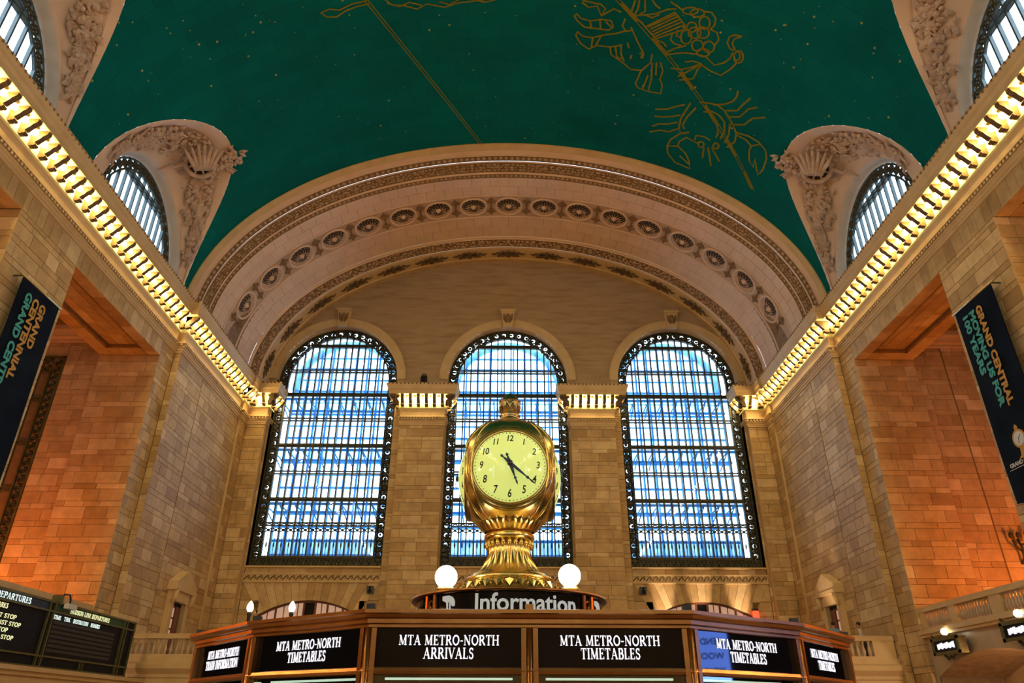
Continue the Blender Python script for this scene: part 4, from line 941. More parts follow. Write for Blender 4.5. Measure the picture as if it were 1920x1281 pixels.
# ------------------------------------------------------------------ tall windows
ROWS = [10.68, 12.82, 14.46, 16.29, 18.2, 20.1, 21.98, 23.83, 25.86]
IHW = 3.6; NC = 15; CW = 2 * IHW / NC
def big_window(i, xc, label):
    w = bpy.data.objects.new(f'window_{i + 1}', None); COL.objects.link(w); OFF[w.name] = Vector((0, 0, 0)); tag(w, label, 'window', kind='structure')
    def outline(R, z0, n=32): return [(xc - R, z0)] + [(xc - R * math.cos(PI * k / n), WZC + R * math.sin(PI * k / n)) for k in range(n + 1)] + [(xc + R, z0)]
    for R0_, R1_, nm in ((WHW + 0.02, WHW - 0.10, 'outer_frame'), (IHW + 0.06, IHW - 0.04, 'inner_frame')):
        m = MB(); a, b = outline(R0_, WZ0), outline(R1_, WZ0)
        m.grid([[(x, YG + 0.12, z) for x, z in b], [(x, YG - 0.12, z) for x, z in b], [(x, YG - 0.12, z) for x, z in a]]); m.build(nm, 'iron', w)
    # scrolled iron lattice filling the border
    la = MB(); lr = random.Random(i); mid = (WHW + IHW) / 2
    path = []; s = WZ0 + 0.3
    while s < WZC: path.append((xc - mid, s)); s += 0.62
    na = 22
    for k in range(na): a = PI * (k + 0.5) / na; path.append((xc - mid * math.cos(a), WZC + mid * math.sin(a)))
    path += [(2 * xc - x, z) for x, z in path[:-na]]
    for x, z in path:
        la.tube([(x + 0.2 * math.cos(q), YG, z + 0.2 * math.sin(q)) for q in [2 * PI * j / 10 for j in range(10)]], 0.06, 4, closed=True)
        la.ball((x + lr.uniform(-0.06, 0.06), YG, z + lr.uniform(-0.06, 0.06)), (lr.uniform(0.08, 0.19), 0.05, lr.uniform(0.08, 0.19)), 6, 3)
        for q in (PI / 4, 3 * PI / 4):
            for f in (1, -1): la.tube([(x + f * 0.18 * math.cos(q), YG, z + f * 0.18 * math.sin(q)), (x + f * 0.42 * math.cos(q), YG, z + f * 0.42 * math.sin(q))], 0.09, 4)
        la.ball((x - 0.0, YG, z + 0.31), (0.2, 0.04, 0.1), 6, 3); la.ball((x - 0.31, YG, z), (0.07, 0.04, 0.2), 6, 3); la.ball((x + 0.31, YG, z), (0.07, 0.04, 0.2), 6, 3)
    o = la.build('lattice_border', 'iron', w); o['kind'] = 'stuff'
    hgt = lambda x: WZC + math.sqrt(max(0, IHW * IHW - (x - xc) ** 2))
    for k in range(1, NC):
        x = xc - IHW + k * CW; m = MB(); m.box((x, YG - 0.02, (WZ0 + hgt(x)) / 2), (0.085, 0.26, hgt(x) - WZ0)); m.build('mullion', 'iron', w)
    for k, z in enumerate(ROWS):
        half = IHW if z < WZC else math.sqrt(IHW ** 2 - (z - WZC) ** 2)
        m = MB(); m.box((xc, YG, z + 0.09), (2 * half, 0.2, 0.07)); m.box((xc, YG, z - 0.09), (2 * half, 0.2, 0.07))
        if k % 2 == 0: m.box((xc, YG - 0.05, z), (2 * half, 0.24, 0.1))
        m.build('transom', 'iron', w)
    # ornament along the head of the lowest lights
    od = MB()
    for k in range(NC):
        x = xc - IHW + (k + 0.5) * CW; z = 12.45
        od.ball((x, YG, z), (0.1, 0.05, 0.1), 6, 4)
        for a in (0.6, 2.54, 3.74, 5.68): od.tube([(x, YG, z), (x + 0.24 * math.cos(a), YG, z + 0.22 * math.sin(a))], 0.035, 4)
        od.tube([(x + 0.16 * math.cos(q), YG, z + 0.3 + 0.1 * math.sin(q)) for q in [PI * j / 6 for j in range(7)]], 0.03, 4)
        od.tube([(x, YG, z - 0.1), (x, YG, 10.7)], 0.02, 4)
        od.ball((x, YG, 11.5), (0.06, 0.03, 0.2), 5, 4)
    o = od.build('lattice_frieze', 'iron', w); o['kind'] = 'stuff'
    for k in range(NC + 2):
        x0 = xc - WHW + 0.05 if k == 0 else xc - IHW + (k - 1) * CW; x1 = xc - IHW if k == 0 else (xc - IHW + k * CW if k <= NC else xc + WHW - 0.05)
        m = MB(); m.bx(x0 + 0.02, x1 - 0.02, YG - 0.05, YG + 0.1, WZ0, 10.62)
        c = (x0 + x1) / 2
        for dx in (-1, 1): m.tube([(c - dx * 0.16, YG - 0.07, 10.1), (c + dx * 0.16, YG - 0.07, 10.55)], 0.025, 4)
        m.build('base_panel', 'iron_green', w)
    # panes
    zs = ROWS + [99]
    for k in range(NC):
        x0, x1 = xc - IHW + k * CW, xc - IHW + (k + 1) * CW; t0, t1 = hgt(x0), hgt(x1)
        for a, b in zip(zs, zs[1:]):
            za0, za1 = min(a, t0), min(a, t1); zb0, zb1 = min(b, t0), min(b, t1)
            if max(zb0 - za0, zb1 - za1) < 0.08: continue
            m = MB(); m.add([(x0, YG + 0.05, za0), (x1, YG + 0.05, za1), (x1, YG + 0.05, zb1), (x0, YG + 0.05, zb0)], [(0, 1, 2, 3)]); m.build('pane', 'glass', w)
    m = MB(); a, b = outline(WHW, WZ0), outline(IHW, WZ0); m.grid([[(x, YG + 0.06, z) for x, z in b], [(x, YG + 0.06, z) for x, z in a]]); m.build('border_glass', 'glass', w)
    return w
WL = ['tall arched iron window to the left of the clock', 'tall arched iron window right behind the clock', 'tall arched iron window to the right of the clock']
for i, xc in enumerate(WX): big_window(i, xc, WL[i])

# outer glazing with glass walkways between the two skins
YO = 50.0
for i, xc in enumerate(WX):
    w = bpy.data.objects.new(f'window_{i + 4}', None); COL.objects.link(w); OFF[w.name] = Vector((0, 0, 0)); tag(w, 'outer daylight-tinted steel glazing seen through ' + WL[i].replace('tall arched ', 'the '), 'window', kind='structure')
    hg = lambda x: WZC + 0.6 + math.sqrt(max(0, 4.1 ** 2 - (x - xc) ** 2))
    for k in range(10):
        x = xc - 4.05 + 8.1 * k / 9; m = MB(); m.box((x, YO, (9.5 + hg(x)) / 2), (0.11, 0.3, hg(x) - 9.5)); m.build('mullion', 'daylight_blue', w)
    z = 9.6; k = 0
    while z < 27:
        half = 4.1 if z < WZC + 0.6 else math.sqrt(max(0.01, 4.1 ** 2 - (z - WZC - 0.6) ** 2))
        m = MB(); m.box((xc, YO, z), (2 * half, 0.22, 0.13 if k % 2 else 0.07)); m.build('transom', 'daylight_blue', w); z += 0.93; k += 1
    rg = MB(); ar = [PI * j / 28 for j in range(29)]
    rg.grid([[(xc - r * math.cos(a), y, WZC + 0.6 + r * math.sin(a)) for a in ar] for r, y in ((4.2, YO - 0.2), (3.75, YO - 0.2), (3.75, YO + 0.2))]); rg.build('arch_rim', 'daylight_blue', w)
    m = MB(); m.bx(xc - 4.3, xc + 4.3, YO - 0.1, YO + 0.4, 4, 9.6); m.build('base_wall', 'plain_stone', w)
    for k in range(9):
        m = MB(); m.bx(xc - 4.05 + 0.9 * k + 0.1, xc - 4.05 + 0.9 * (k + 1) - 0.1, YO - 0.02, YO + 0.02, 9.65, 12.55); m.build('frosted_panel', 'frost', w)
    for lv, z in enumerate((14.35, 18.1, 21.9)):
        m = MB(); m.bx(xc - 4.15, xc + 4.15, YG + 0.35, YG + 0.5, z - 0.14, z + 0.02); m.bx(xc - 4.15, xc + 4.15, YO - 0.35, YO - 0.2, z - 0.14, z + 0.02)
        wk = m.build('walkway', 'daylight_blue', w)
        for k in range(8):
            x0, x1 = xc - 4.1 + 8.2 * k / 8 + 0.05, xc - 4.1 + 8.2 * (k + 1) / 8 - 0.05
            m = MB(); m.bx(x0, x1, YG + 0.5, YO - 0.35, z - 0.04, z); m.build('floor_plate', 'glass_floor', wk)
            m = MB(); m.tube([(x0, YG + 0.5, z - 0.1), (x0, YO - 0.3, z - 0.1)], 0.05, 5); m.tube([(x0, YG + 0.5, z - 0.15), (x0 + 0.05, YO - 0.4, z - 0.75)], 0.045, 5); m.build('strut', 'daylight_blue', wk)

# ================================================================== LETTERING
def _arc(cx, cy, rx, ry, a0, a1, n=10): return [(cx + rx * math.cos(math.radians(a0 + (a1 - a0) * k / n)), cy + ry * math.sin(math.radians(a0 + (a1 - a0) * k / n))) for k in range(n + 1)]
TK, TN, SF = 0.18, 0.075, 0.055
def G_():
    st = lambda x, y0=0, y1=1: [([(x, y0), (x, y1)], TK)]
    sf = lambda x, y, w=0.34: [([(x - w / 2, y + (SF / 2 if y < 0.5 else -SF / 2)), (x + w / 2, y + (SF / 2 if y < 0.5 else -SF / 2))], SF)]
    hb = lambda x0, x1, y: [([(x0, y), (x1, y)], TN)]
    g = {}
    g['A'] = ([([(0.12, 0), (0.43, 1)], TN), ([(0.41, 1), (0.76, 0)], TK)] + hb(0.2, 0.65, 0.33) + sf(0.12, 0, 0.28) + sf(0.76, 0), 0.92)
    g['B'] = (st(0.18) + hb(0.05, 0.4, 0.965) + hb(0.05, 0.42, 0.035) + hb(0.2, 0.42, 0.52) + [(_arc(0.4, 0.745, 0.2, 0.22, -90, 90), 0.14), (_arc(0.42, 0.275, 0.24, 0.24, -90, 90), 0.15)], 0.78)
    g['C'] = ([(_arc(0.5, 0.5, 0.4, 0.46, 48, 312, 16), 0.14), ([(0.78, 0.66), (0.78, 0.98)], 0.05), ([(0.78, 0.02), (0.78, 0.3)], 0.05)], 0.92)
    g['D'] = (st(0.18) + hb(0.05, 0.4, 0.965) + hb(0.05, 0.4, 0.035) + [(_arc(0.38, 0.5, 0.38, 0.465, -90, 90, 14), 0.15)], 0.94)
    g['E'] = (st(0.18) + hb(0.05, 0.62, 0.965) + hb(0.05, 0.65, 0.035) + hb(0.2, 0.5, 0.52) + [([(0.6, 1), (0.6, 0.8)], 0.06), ([(0.64, 0), (0.64, 0.24)], 0.06), ([(0.48, 0.4), (0.48, 0.64)], 0.05)], 0.74)
    g['F'] = (st(0.18) + sf(0.18, 0) + hb(0.05, 0.6, 0.965) + hb(0.2, 0.48, 0.52) + [([(0.58, 1), (0.58, 0.78)], 0.06), ([(0.47, 0.4), (0.47, 0.64)], 0.05)], 0.68)
    g['G'] = ([(_arc(0.5, 0.5, 0.4, 0.46, 50, 310, 16), 0.14), ([(0.76, 0), (0.76, 0.42)], TK)] + sf(0.76, 0.42, 0.3), 0.98)
    g['H'] = (st(0.18) + st(0.76) + hb(0.2, 0.75, 0.51) + sf(0.18, 0) + sf(0.18, 1) + sf(0.76, 0) + sf(0.76, 1), 0.95)
    g['I'] = (st(0.2) + sf(0.2, 0, 0.36) + sf(0.2, 1, 0.36), 0.42)
    g['K'] = (st(0.18) + sf(0.18, 0) + sf(0.18, 1) + [([(0.72, 0.97), (0.25, 0.5)], TN), ([(0.32, 0.56), (0.76, 0.03)], TK)] + sf(0.76, 0, 0.3) + sf(0.7, 1, 0.26), 0.92)
    g['L'] = (st(0.18) + sf(0.18, 1) + hb(0.05, 0.63, 0.035) + [([(0.62, 0), (0.62, 0.26)], 0.06)], 0.72)
    g['M'] = ([([(0.16, 0), (0.2, 1)], TN), ([(0.2, 0.98), (0.54, 0.06)], TK), ([(0.54, 0.06), (0.88, 0.98)], TN), ([(0.9, 0), (0.88, 1)], TK)] + sf(0.16, 0, 0.28) + sf(0.9, 0) + sf(0.14, 1, 0.2) + sf(0.94, 1, 0.22), 1.12)
    g['N'] = ([([(0.18, 0), (0.18, 1)], TN), ([(0.16, 0.98), (0.78, 0.03)], TK), ([(0.78, 0), (0.78, 1)], TN)] + sf(0.18, 0, 0.28) + sf(0.78, 1, 0.28) + sf(0.13, 1, 0.2), 0.98)
    g['O'] = ([(_arc(0.48, 0.5, 0.37, 0.46, 0, 360, 24), 0.14)], 0.97)
    g['P'] = (st(0.18) + sf(0.18, 0) + hb(0.05, 0.4, 0.965) + hb(0.2, 0.42, 0.46) + [(_arc(0.4, 0.715, 0.24, 0.25, -90, 90), 0.15)], 0.74)
    g['R'] = (st(0.18) + sf(0.18, 0) + hb(0.05, 0.4, 0.965) + hb(0.2, 0.42, 0.5) + [(_arc(0.4, 0.735, 0.22, 0.23, -90, 90), 0.14), ([(0.4, 0.5), (0.76, 0.03)], TK)] + sf(0.76, 0, 0.22), 0.86)
    g['S'] = ([(_arc(0.33, 0.74, 0.2, 0.22, 30, 270, 10) + _arc(0.33, 0.26, 0.22, 0.24, 90, -150, 10), 0.12), ([(0.52, 0.72), (0.52, 0.98)], 0.05), ([(0.1, 0.02), (0.1, 0.3)], 0.05)], 0.66)
    g['T'] = (st(0.4) + sf(0.4, 0) + hb(0.05, 0.75, 0.965) + [([(0.07, 1), (0.07, 0.76)], 0.06), ([(0.73, 1), (0.73, 0.76)], 0.06)], 0.82)
    g['U'] = ([([(0.2, 1), (0.2, 0.35)], TK), (_arc(0.47, 0.35, 0.27, 0.3, 180, 360, 10), 0.1), ([(0.74, 0.35), (0.74, 1)], TN)] + sf(0.2, 1) + sf(0.74, 1, 0.26), 0.92)
    g['V'] = ([([(0.1, 0.98), (0.44, 0.02)], TK), ([(0.44, 0.02), (0.74, 0.98)], TN)] + sf(0.1, 1) + sf(0.74, 1, 0.28), 0.86)
    g['W'] = ([([(0.1, 0.98), (0.36, 0.02)], TK), ([(0.36, 0.02), (0.6, 0.9)], TN), ([(0.58, 0.9), (0.82, 0.02)], TK), ([(0.82, 0.02), (1.06, 0.98)], TN)] + sf(0.1, 1) + sf(1.06, 1, 0.26), 1.18)
    g['Y'] = ([([(0.12, 0.98), (0.42, 0.48)], TK), ([(0.42, 0.48), (0.72, 0.98)], TN), ([(0.42, 0), (0.42, 0.5)], TK)] + sf(0.42, 0) + sf(0.12, 1) + sf(0.72, 1, 0.26), 0.86)
    g['1'] = (st(0.25) + sf(0.25, 0) + [([(0.25, 0.96), (0.08, 0.82)], TN)], 0.5)
    g['-'] = ([([(0.06, 0.42), (0.4, 0.42)], 0.11)], 0.46)
    g[' '] = ([], 0.42)
    return g
SERIF = G_()
def serif_text(mb, txt, M4, h, width=None, align=0.5, depth=0.01, track=0.03):
    tot = sum(SERIF.get(c, SERIF[' '])[1] + track for c in txt) - track; sx = 1.0 if width is None else width / (tot * h); x = -tot * align
    for c in txt:
        strokes, adv = SERIF.get(c, SERIF[' '])
        for pts, w in strokes:
            n = len(pts)
            for i in range(n - 1):
                (ax, ay), (bx_, by) = pts[i], pts[i + 1]; dx, dy = bx_ - ax, by - ay; l = math.hypot(dx, dy) or 1; nx, ny = -dy / l * w / 2, dx / l * w / 2
                e = 0.02 if n > 2 else 0; ex, ey = dx / l * e, dy / l * e
                poly = [(ax - ex - nx, ay - ey - ny), (bx_ + ex - nx, by + ey - ny), (bx_ + ex + nx, by + ey + ny), (ax - ex + nx, ay - ey + ny)]
                mb.prism([((x + px) * h * sx, py * h) for px, py in poly], M4, depth)
        x += adv + track

def sans(txt, size, depth=0.004, bold=0.0, spacing=1.0, align='LEFT'):
    """a mesh of the built-in sans lettering in the xy plane, +z towards the reader"""
    cu = bpy.data.curves.new('lettering', 'FONT'); cu.body = txt; cu.size = size; cu.extrude = depth; cu.offset = bold; cu.space_character = spacing; cu.align_x = align; cu.resolution_u = 3
    ob = bpy.data.objects.new('lettering_tmp', cu); COL.objects.link(ob)
    me = bpy.data.meshes.new_from_object(ob.evaluated_get(bpy.context.evaluated_depsgraph_get()))
    bpy.data.objects.remove(ob); bpy.data.curves.remove(cu); return me
def put_mesh(name, me, mat, parent, M4, fn=None):
    """bake a mesh through a matrix (and an optional bend) and link it as one part"""
    off = OFF.get(parent.name, Vector((0, 0, 0)))
    for v in me.vertices:
        p = Vector(v.co)
        if fn: p = fn(p)
        v.co = (M4 @ p) - off
    me.name = name; me.materials.clear(); me.materials.append(M[mat]); o = bpy.data.objects.new(name, me); COL.objects.link(o); o.parent = parent; OFF[o.name] = off; return o
def text_width(me): xs = [v.co.x for v in me.vertices]; return min(xs), max(xs)

# ================================================================== BAYS: gallery window, lamps, doors, balustrades
# dark iron window at the end of the left gallery
w = bpy.data.objects.new('window_7', None); COL.objects.link(w); OFF[w.name] = Vector((0, 0, 0)); tag(w, 'dark iron gallery window inside the left orange bay beside the banner', 'window', kind='structure')
y = CHY - 0.02; x1, x0, zt = -23.42, -28.6, 18.6
m = MB(); m.bx(x0, x1, y + 0.1, y + 0.14, 5, zt); m.build('backing_panel', noisy_mat('amber_glass', (0.02, 0.012, 0.005), (0.035, 0.02, 0.008), 1, 0.12), w)
m = MB(); m.bx(x1 - 0.08, x1, y - 0.06, y + 0.12, 5, zt); m.bx(x0, x1, y - 0.06, y + 0.12, zt - 0.1, zt); m.bx(x1 - 0.62, x1 - 0.54, y - 0.06, y + 0.12, 5, zt - 0.95); m.bx(x0, x1 - 0.54, y - 0.06, y + 0.12, zt - 0.98, zt - 0.9); m.build('frame', 'board_frame', w)
la = MB()
z = 5.2
while z < zt - 0.2:
    la.tube([(x1 - 0.31 + 0.17 * math.cos(q), y, z + 0.17 * math.sin(q)) for q in [2 * PI * j / 8 for j in range(8)]], 0.045, 4, closed=True); la.ball((x1 - 0.31, y, z), 0.07, 5, 3); z += 0.42
x = x1 - 0.8
while x > x0:
    for dz in (0.28, 0.68): la.tube([(x + 0.15 * math.cos(q), y, zt - dz + 0.15 * math.sin(q)) for q in [2 * PI * j / 8 for j in range(8)]], 0.045, 4, closed=True)
    x -= 0.42
o = la.build('lattice_border', 'iron_green', w); o['kind'] = 'stuff'
for k in range(5):
    x = x1 - 1.15 - 0.62 * k
    m = MB(); m.bx(x - 0.045, x + 0.045, y - 0.05, y + 0.12, 5, zt - 0.95); m.build('mullion', 'board_frame', w)
for k in range(5):
    z = 6.6 + 2.35 * k; m = MB(); m.bx(x0, x1 - 0.6, y - 0.04, y + 0.12, z, z + 0.07); m.bx(x0, x1 - 0.6, y - 0.04, y + 0.12, z + 0.2, z + 0.27); m.build('transom', 'board_frame', w)

# up-light bowls that stand on the gallery floors behind the parapets and wash the bays orange
def bowl_lamp(x, y, z, power, col, label, r=0.35):
    root = empty('floor_uplight', (x, y, z), label, 'lamp', 'uplights behind the parapets')
    m = MB(); m.lathe([(0.22, 0), (0.22, 0.05), (0.06, 0.1), (0.06, 0.35), (0.3, 0.5), (0.4, 0.62), (0.38, 0.62), (0.05, 0.42)], 16, (x, y, z)); m.build('bowl', 'brass_dark', root, smooth=True)
    ld = bpy.data.lights.new('uplight', 'POINT'); ld.energy = power; ld.color = col; ld.shadow_soft_size = r
    lo = bpy.data.objects.new('uplight', ld); COL.objects.link(lo); lo.parent = root; lo.location = (0, 0, 1.0)
    return root
ORANGE = (1.0, 0.25, 0.025)
for sx in (-1, 1):
    side = 'left' if sx < 0 else 'right'
    for i, p in ((0, 1050), (1, 950)):
        bowl_lamp(sx * 24.4, BAYS[i] - 0.4, 4.8, p, ORANGE, f"orange uplight on the {side} gallery floor, {'far' if i == 0 else 'near'} bay")
    m = MB(); m.bx(sx * NICHE - 0.01, sx * CHX, YN, CHY, 4.4, 4.8); m.bx(sx * (XS + 0.5), sx * NICHE, YN, YJ, 4.4, 4.8)
    tag(m.build('gallery_floor', 'plain_stone'), f'stone floor of the {side} gallery behind the bays', 'floor', kind='structure')

# unseen globe chandeliers added behind the viewpoint to fill the walls with light
for sx in (-1, 1):
    for yc_ in (5.28, -6.92, -19.12):
        x, z = sx * 16.6, 9.5; side = 'left' if sx < 0 else 'right'
        root = empty('fill_chandelier', (x, yc_, z), f"added globe fill lamp, unseen behind the viewpoint before the {side} wall, {dict(((5.28, 'first'), (-6.92, 'second'), (-19.12, 'third')))[yc_]} bay back", 'fill_chandelier', 'added fill chandeliers')
        m = MB(); m.lathe([(0.05, -0.9), (0.35, -0.75), (0.7, -0.3), (0.75, 0.0), (0.6, 0.45), (0.25, 0.75), (0.06, 0.85), (0.05, 1.2)], 20, (x, yc_, z)); m.build('bronze_body', 'brass_dark', root, smooth=True)
        for k in range(12): a = 2 * PI * k / 12; m = MB(); m.ball((x + 0.95 * math.cos(a), yc_ + 0.95 * math.sin(a), z), 0.14, 8, 6); m.build('bulb', 'globe', root, smooth=True)
        m = MB(); m.tube([(x, yc_, z + 1.1), (x, yc_, 19.4), (sx * 18.3, yc_, 19.5)], 0.03, 6); m.build('chain', 'iron', root)
        ld = bpy.data.lights.new('chandelier_fill_light', 'POINT'); ld.energy = CHANDELIER_FILL; ld.color = (1.0, 0.60, 0.26); ld.shadow_soft_size = 0.5
        lo = bpy.data.objects.new('chandelier_fill_light', ld); COL.objects.link(lo); lo.parent = root; lo.location = (0, 0, -1.5)

# pedimented doorways in the end bay walls
DN = [1]
def ped_door(sx):
    side = 'left' if sx < 0 else 'right'; d = bpy.data.objects.new(f'door_{DN[0]}', None); DN[0] += 1; COL.objects.link(d); OFF[d.name] = Vector((0, 0, 0)); tag(d, f'small stone pedimented doorway in the {side} end wall bay', 'door', kind='structure')
    yc = 41.1; X = XB
    def bx(nm, d0, d1, y0, y1, z0, z1, mat): m = MB(); m.bx(sx * (X - d0), sx * (X - d1), yc + y0, yc + y1, z0, z1); return m.build(nm, mat, d)
    bx('opening', 0.02, 0.05, -0.75, 0.75, BALC, 7.15, 'board'); bx('door_leaf', 0.05, 0.09, -0.62, -0.05, BALC, 6.95, 'door_wood'); bx('door_leaf', 0.05, 0.09, 0.05, 0.62, BALC, 6.95, 'door_wood')
    for k in range(3): bx('pane', 0.09, 0.10, -0.52, -0.12, 5.3 + 0.55 * k, 5.75 + 0.55 * k, 'door_pane')
    for s in (-1, 1): bx('jamb', 0.0, 0.3, s * 0.95 - 0.18, s * 0.95 + 0.18, BALC, 7.3, 'plain_stone')
    bx('lintel', 0.0, 0.34, -1.15, 1.15, 7.15, 7.65, 'plain_stone'); bx('pediment_cornice', 0.0, 0.55, -1.35, 1.35, 7.65, 7.85, 'plain_stone')
    for s in (-1, 1): m = MB(); m.tube([(sx * (X - 0.3), yc + s * 1.1, 7.0), (sx * (X - 0.42), yc + s * 1.1, 7.3), (sx * (X - 0.45), yc + s * 1.1, 7.65)], [0.1, 0.16, 0.14], 8); m.build('console', 'plain_stone', d, smooth=True)
    m = MB(); m.prism([(-1.3, 0), (1.3, 0), (1.3, 0.25), (0, 0.95), (-1.3, 0.25)], axes((0, 1, 0), (0, 0, 1), (-sx, 0, 0), (sx * X, yc, 7.85)), 0.5); m.build('pediment', 'plain_stone', d)
for sx in (-1, 1): ped_door(sx)

# arched glazed doorways under the outer windows
for xc, lab in ((-12.1, 'arched glazed doorway under the left tall window'), (0.0, 'arched glazed doorway hidden behind the booth'), (12.1, 'arched glazed doorway under the right tall window, spotlit above')):
    d = bpy.data.objects.new(f'door_{DN[0]}', None); DN[0] += 1; COL.objects.link(d); OFF[d.name] = Vector((0, 0, 0)); tag(d, lab, 'door', kind='structure')
    R = (3.05 ** 2 + 0.86 ** 2) / (2 * 0.86); top = lambda x: 7.2 + 0.86 - R + math.sqrt(R * R - (x - xc) ** 2)
    yd = YW + 0.45
    m = MB(); xs_ = [xc - 3.05 + 6.1 * k / 20 for k in range(21)]
    m.grid([[(x, yd - 0.06, top(x) - 0.1) for x in xs_], [(x, yd - 0.06, top(x)) for x in xs_]]); m.grid([[(x, yd - 0.06, top(x) - 0.1) for x in xs_], [(x, yd + 0.1, top(x) - 0.1) for x in xs_]]); m.build('arched_head', 'door_wood', d)
    edges_ = [-3.05, -2.05, -1.1, -0.35, 0.35, 1.1, 2.05, 3.05]
    for e in edges_: m = MB(); m.bx(xc + e - 0.06, xc + e + 0.06, yd - 0.06, yd + 0.1, BALC, top(xc + max(-3.04, min(3.04, e)))); m.build('post', 'door_wood', d)
    for k, (a, b) in enumerate(zip(edges_, edges_[1:])):
        if k == 3: m = MB(); m.bx(xc + a, xc + b, yd + 0.05, yd + 0.08, BALC, 7.95); m.build('dark_leaf', 'board', d); continue
        mid = (a + b) / 2
        for (p, q) in ((a, mid), (mid, b)):
            for z0, z1 in ((BALC + 0.2, 6.9), (6.94, 9)):
                t0, t1 = min(z1, top(xc + p) - 0.08), min(z1, top(xc + q) - 0.08)
                m = MB(); m.add([(xc + p + 0.03, yd, z0), (xc + q - 0.03, yd, z0), (xc + q - 0.03, yd, t1), (xc + p + 0.03, yd, t0)], [(0, 1, 2, 3)]); m.build('pane', 'door_pane', d)
        m = MB(); m.bx(xc + a, xc + b, yd - 0.03, yd + 0.05, 6.89, 6.95); m.build('glazing_bar', 'door_wood', d)
    m = MB(); m.bx(xc - 3.1, xc + 3.1, yd + 0.12, yd + 0.2, BALC, 8.2); m.build('lobby_screen', 'umber', d)

# spotlights wash the wall over the right doorway
for k, x in enumerate((9.7, 12.0, 14.4)):
    root = empty('wall_spotlight', (x, 45.3, BALC), ('leftmost', 'middle', 'rightmost')[k] + ' of three small black spotlights below the right arched doorway head', 'spotlight', 'spotlights under the right window')
    m = MB(); m.lathe([(0.12, 0), (0.12, 0.08), (0.05, 0.1), (0.05, 0.2), (0.11, 0.24), (0.13, 0.5), (0.11, 0.5), (0.1, 0.3)], 12, (x, 45.3, BALC)); m.build('housing', 'black', root, smooth=True)
    ld = bpy.data.lights.new('spot', 'SPOT'); ld.energy = 1700; ld.color = (1.0, 0.70, 0.46); ld.spot_size = math.radians(24); ld.spot_blend = 0.7; ld.shadow_soft_size = 0.08
    lo = bpy.data.objects.new('spot', ld); COL.objects.link(lo); lo.parent = root; lo.location = (0, 0, 0.6); lo.rotation_euler = (math.radians(180 - 17), 0, 0)
# one over the right pediment
root = empty('wall_spotlight', (15.6, 39.9, BALC), 'small black floor spotlight aimed at the right doorway pediment', 'spotlight')
m = MB(); m.lathe([(0.12, 0), (0.12, 0.08), (0.05, 0.1), (0.05, 0.2), (0.11, 0.24), (0.13, 0.5), (0.11, 0.5), (0.1, 0.3)], 12, (15.6, 39.9, BALC)); m.build('housing', 'black', root, smooth=True)
ld = bpy.data.lights.new('spot', 'SPOT'); ld.energy = 500; ld.color = (1.0, 0.72, 0.48); ld.spot_size = math.radians(36); ld.spot_blend = 0.9; ld.shadow_soft_size = 0.1
lo = bpy.data.objects.new('spot', ld); COL.objects.link(lo); lo.parent = root; lo.location = (0, 0, 0.6)
dv = Vector((17.9, 41.0, 9.2)) - Vector((15.6, 39.9, BALC + 0.6)); lo.rotation_euler = dv.to_track_quat('-Z', 'Y').to_euler()

# balustrades
BAL_ME = None
def baluster_mesh(h):
    m = MB(); m.lathe([(0.085, 0), (0.085, 0.04 * h), (0.05, 0.07 * h), (0.06, 0.12 * h), (0.095, 0.28 * h), (0.09, 0.38 * h), (0.05, 0.62 * h), (0.04, 0.78 * h), (0.06, 0.86 * h), (0.045, 0.9 * h), (0.08, 0.94 * h), (0.08, h)], 8)
    me = m.mesh('baluster', smooth=True); me.materials.append(M['balu']); return me
M['balu'] = noisy_mat('polished_baluster', (0.40, 0.30, 0.19), (0.48, 0.37, 0.25), 3, 0.22)
BAL_ME = baluster_mesh(0.66)
def balustrade(a, b, z0, groups, label, ped, axis, coping=0.22, plinth=0.1, piers=True):
    """a, b: run limits on the axis; ped: the fixed other coordinate"""
    root = bpy.data.objects.new('balustrade', None); COL.objects.link(root); OFF[root.name] = Vector((0, 0, 0)); tag(root, label, 'balustrade')
    def bx(nm, u0, u1, d0, d1, z_0, z_1):
        m = MB()
        if axis == 'Y': m.bx(ped + d0, ped + d1, u0, u1, z_0, z_1)
        else: m.bx(u0, u1, ped + d0, ped + d1, z_0, z_1)
        m.build(nm, 'plain_stone', root)
    bx('plinth', a, b, -0.14, 0.14, z0, z0 + plinth); zt = z0 + plinth + 0.66; bx('coping', a, b, -0.19, 0.19, zt, zt + coping * 0.6); bx('coping_top', a, b, -0.15, 0.15, zt + coping * 0.6, zt + coping)
    last = a
    for g0, g1, n in groups:
        if g0 - last > 0.05: bx('pier', last, g0, -0.15, 0.15, z0 + plinth, zt)
        for k in range(n):
            u = g0 + (g1 - g0) * (k + 0.5) / n; p = (ped, u, z0 + plinth) if axis == 'Y' else (u, ped, z0 + plinth)
            inst('baluster', BAL_ME, root, Matrix.Translation(p))
        last = g1
    if b - last > 0.05: bx('pier', last, b, -0.15, 0.15, z0 + plinth, zt)
    return root
balustrade(25.5, 33.85, 5.08, [(25.7, 28.0, 12), (28.7, 31.05, 12), (31.55, 33.45, 10)], 'stone balustrade across the right orange bay above the lit track signs', 18.56, 'Y')
balustrade(25.5, 33.85, 5.08, [(25.7, 28.0, 8), (28.7, 31.05, 8), (31.55, 33.45, 6)], 'stone balustrade of the left bay behind the departures board', -18.56, 'Y')
balustrade(4.5, 17.9, BALC, [(5.0, 8.6, 14), (9.3, 12.9, 14), (13.4, 16.9, 13)], 'stone balustrade of the end balcony right of the booth', 35.8, 'X')
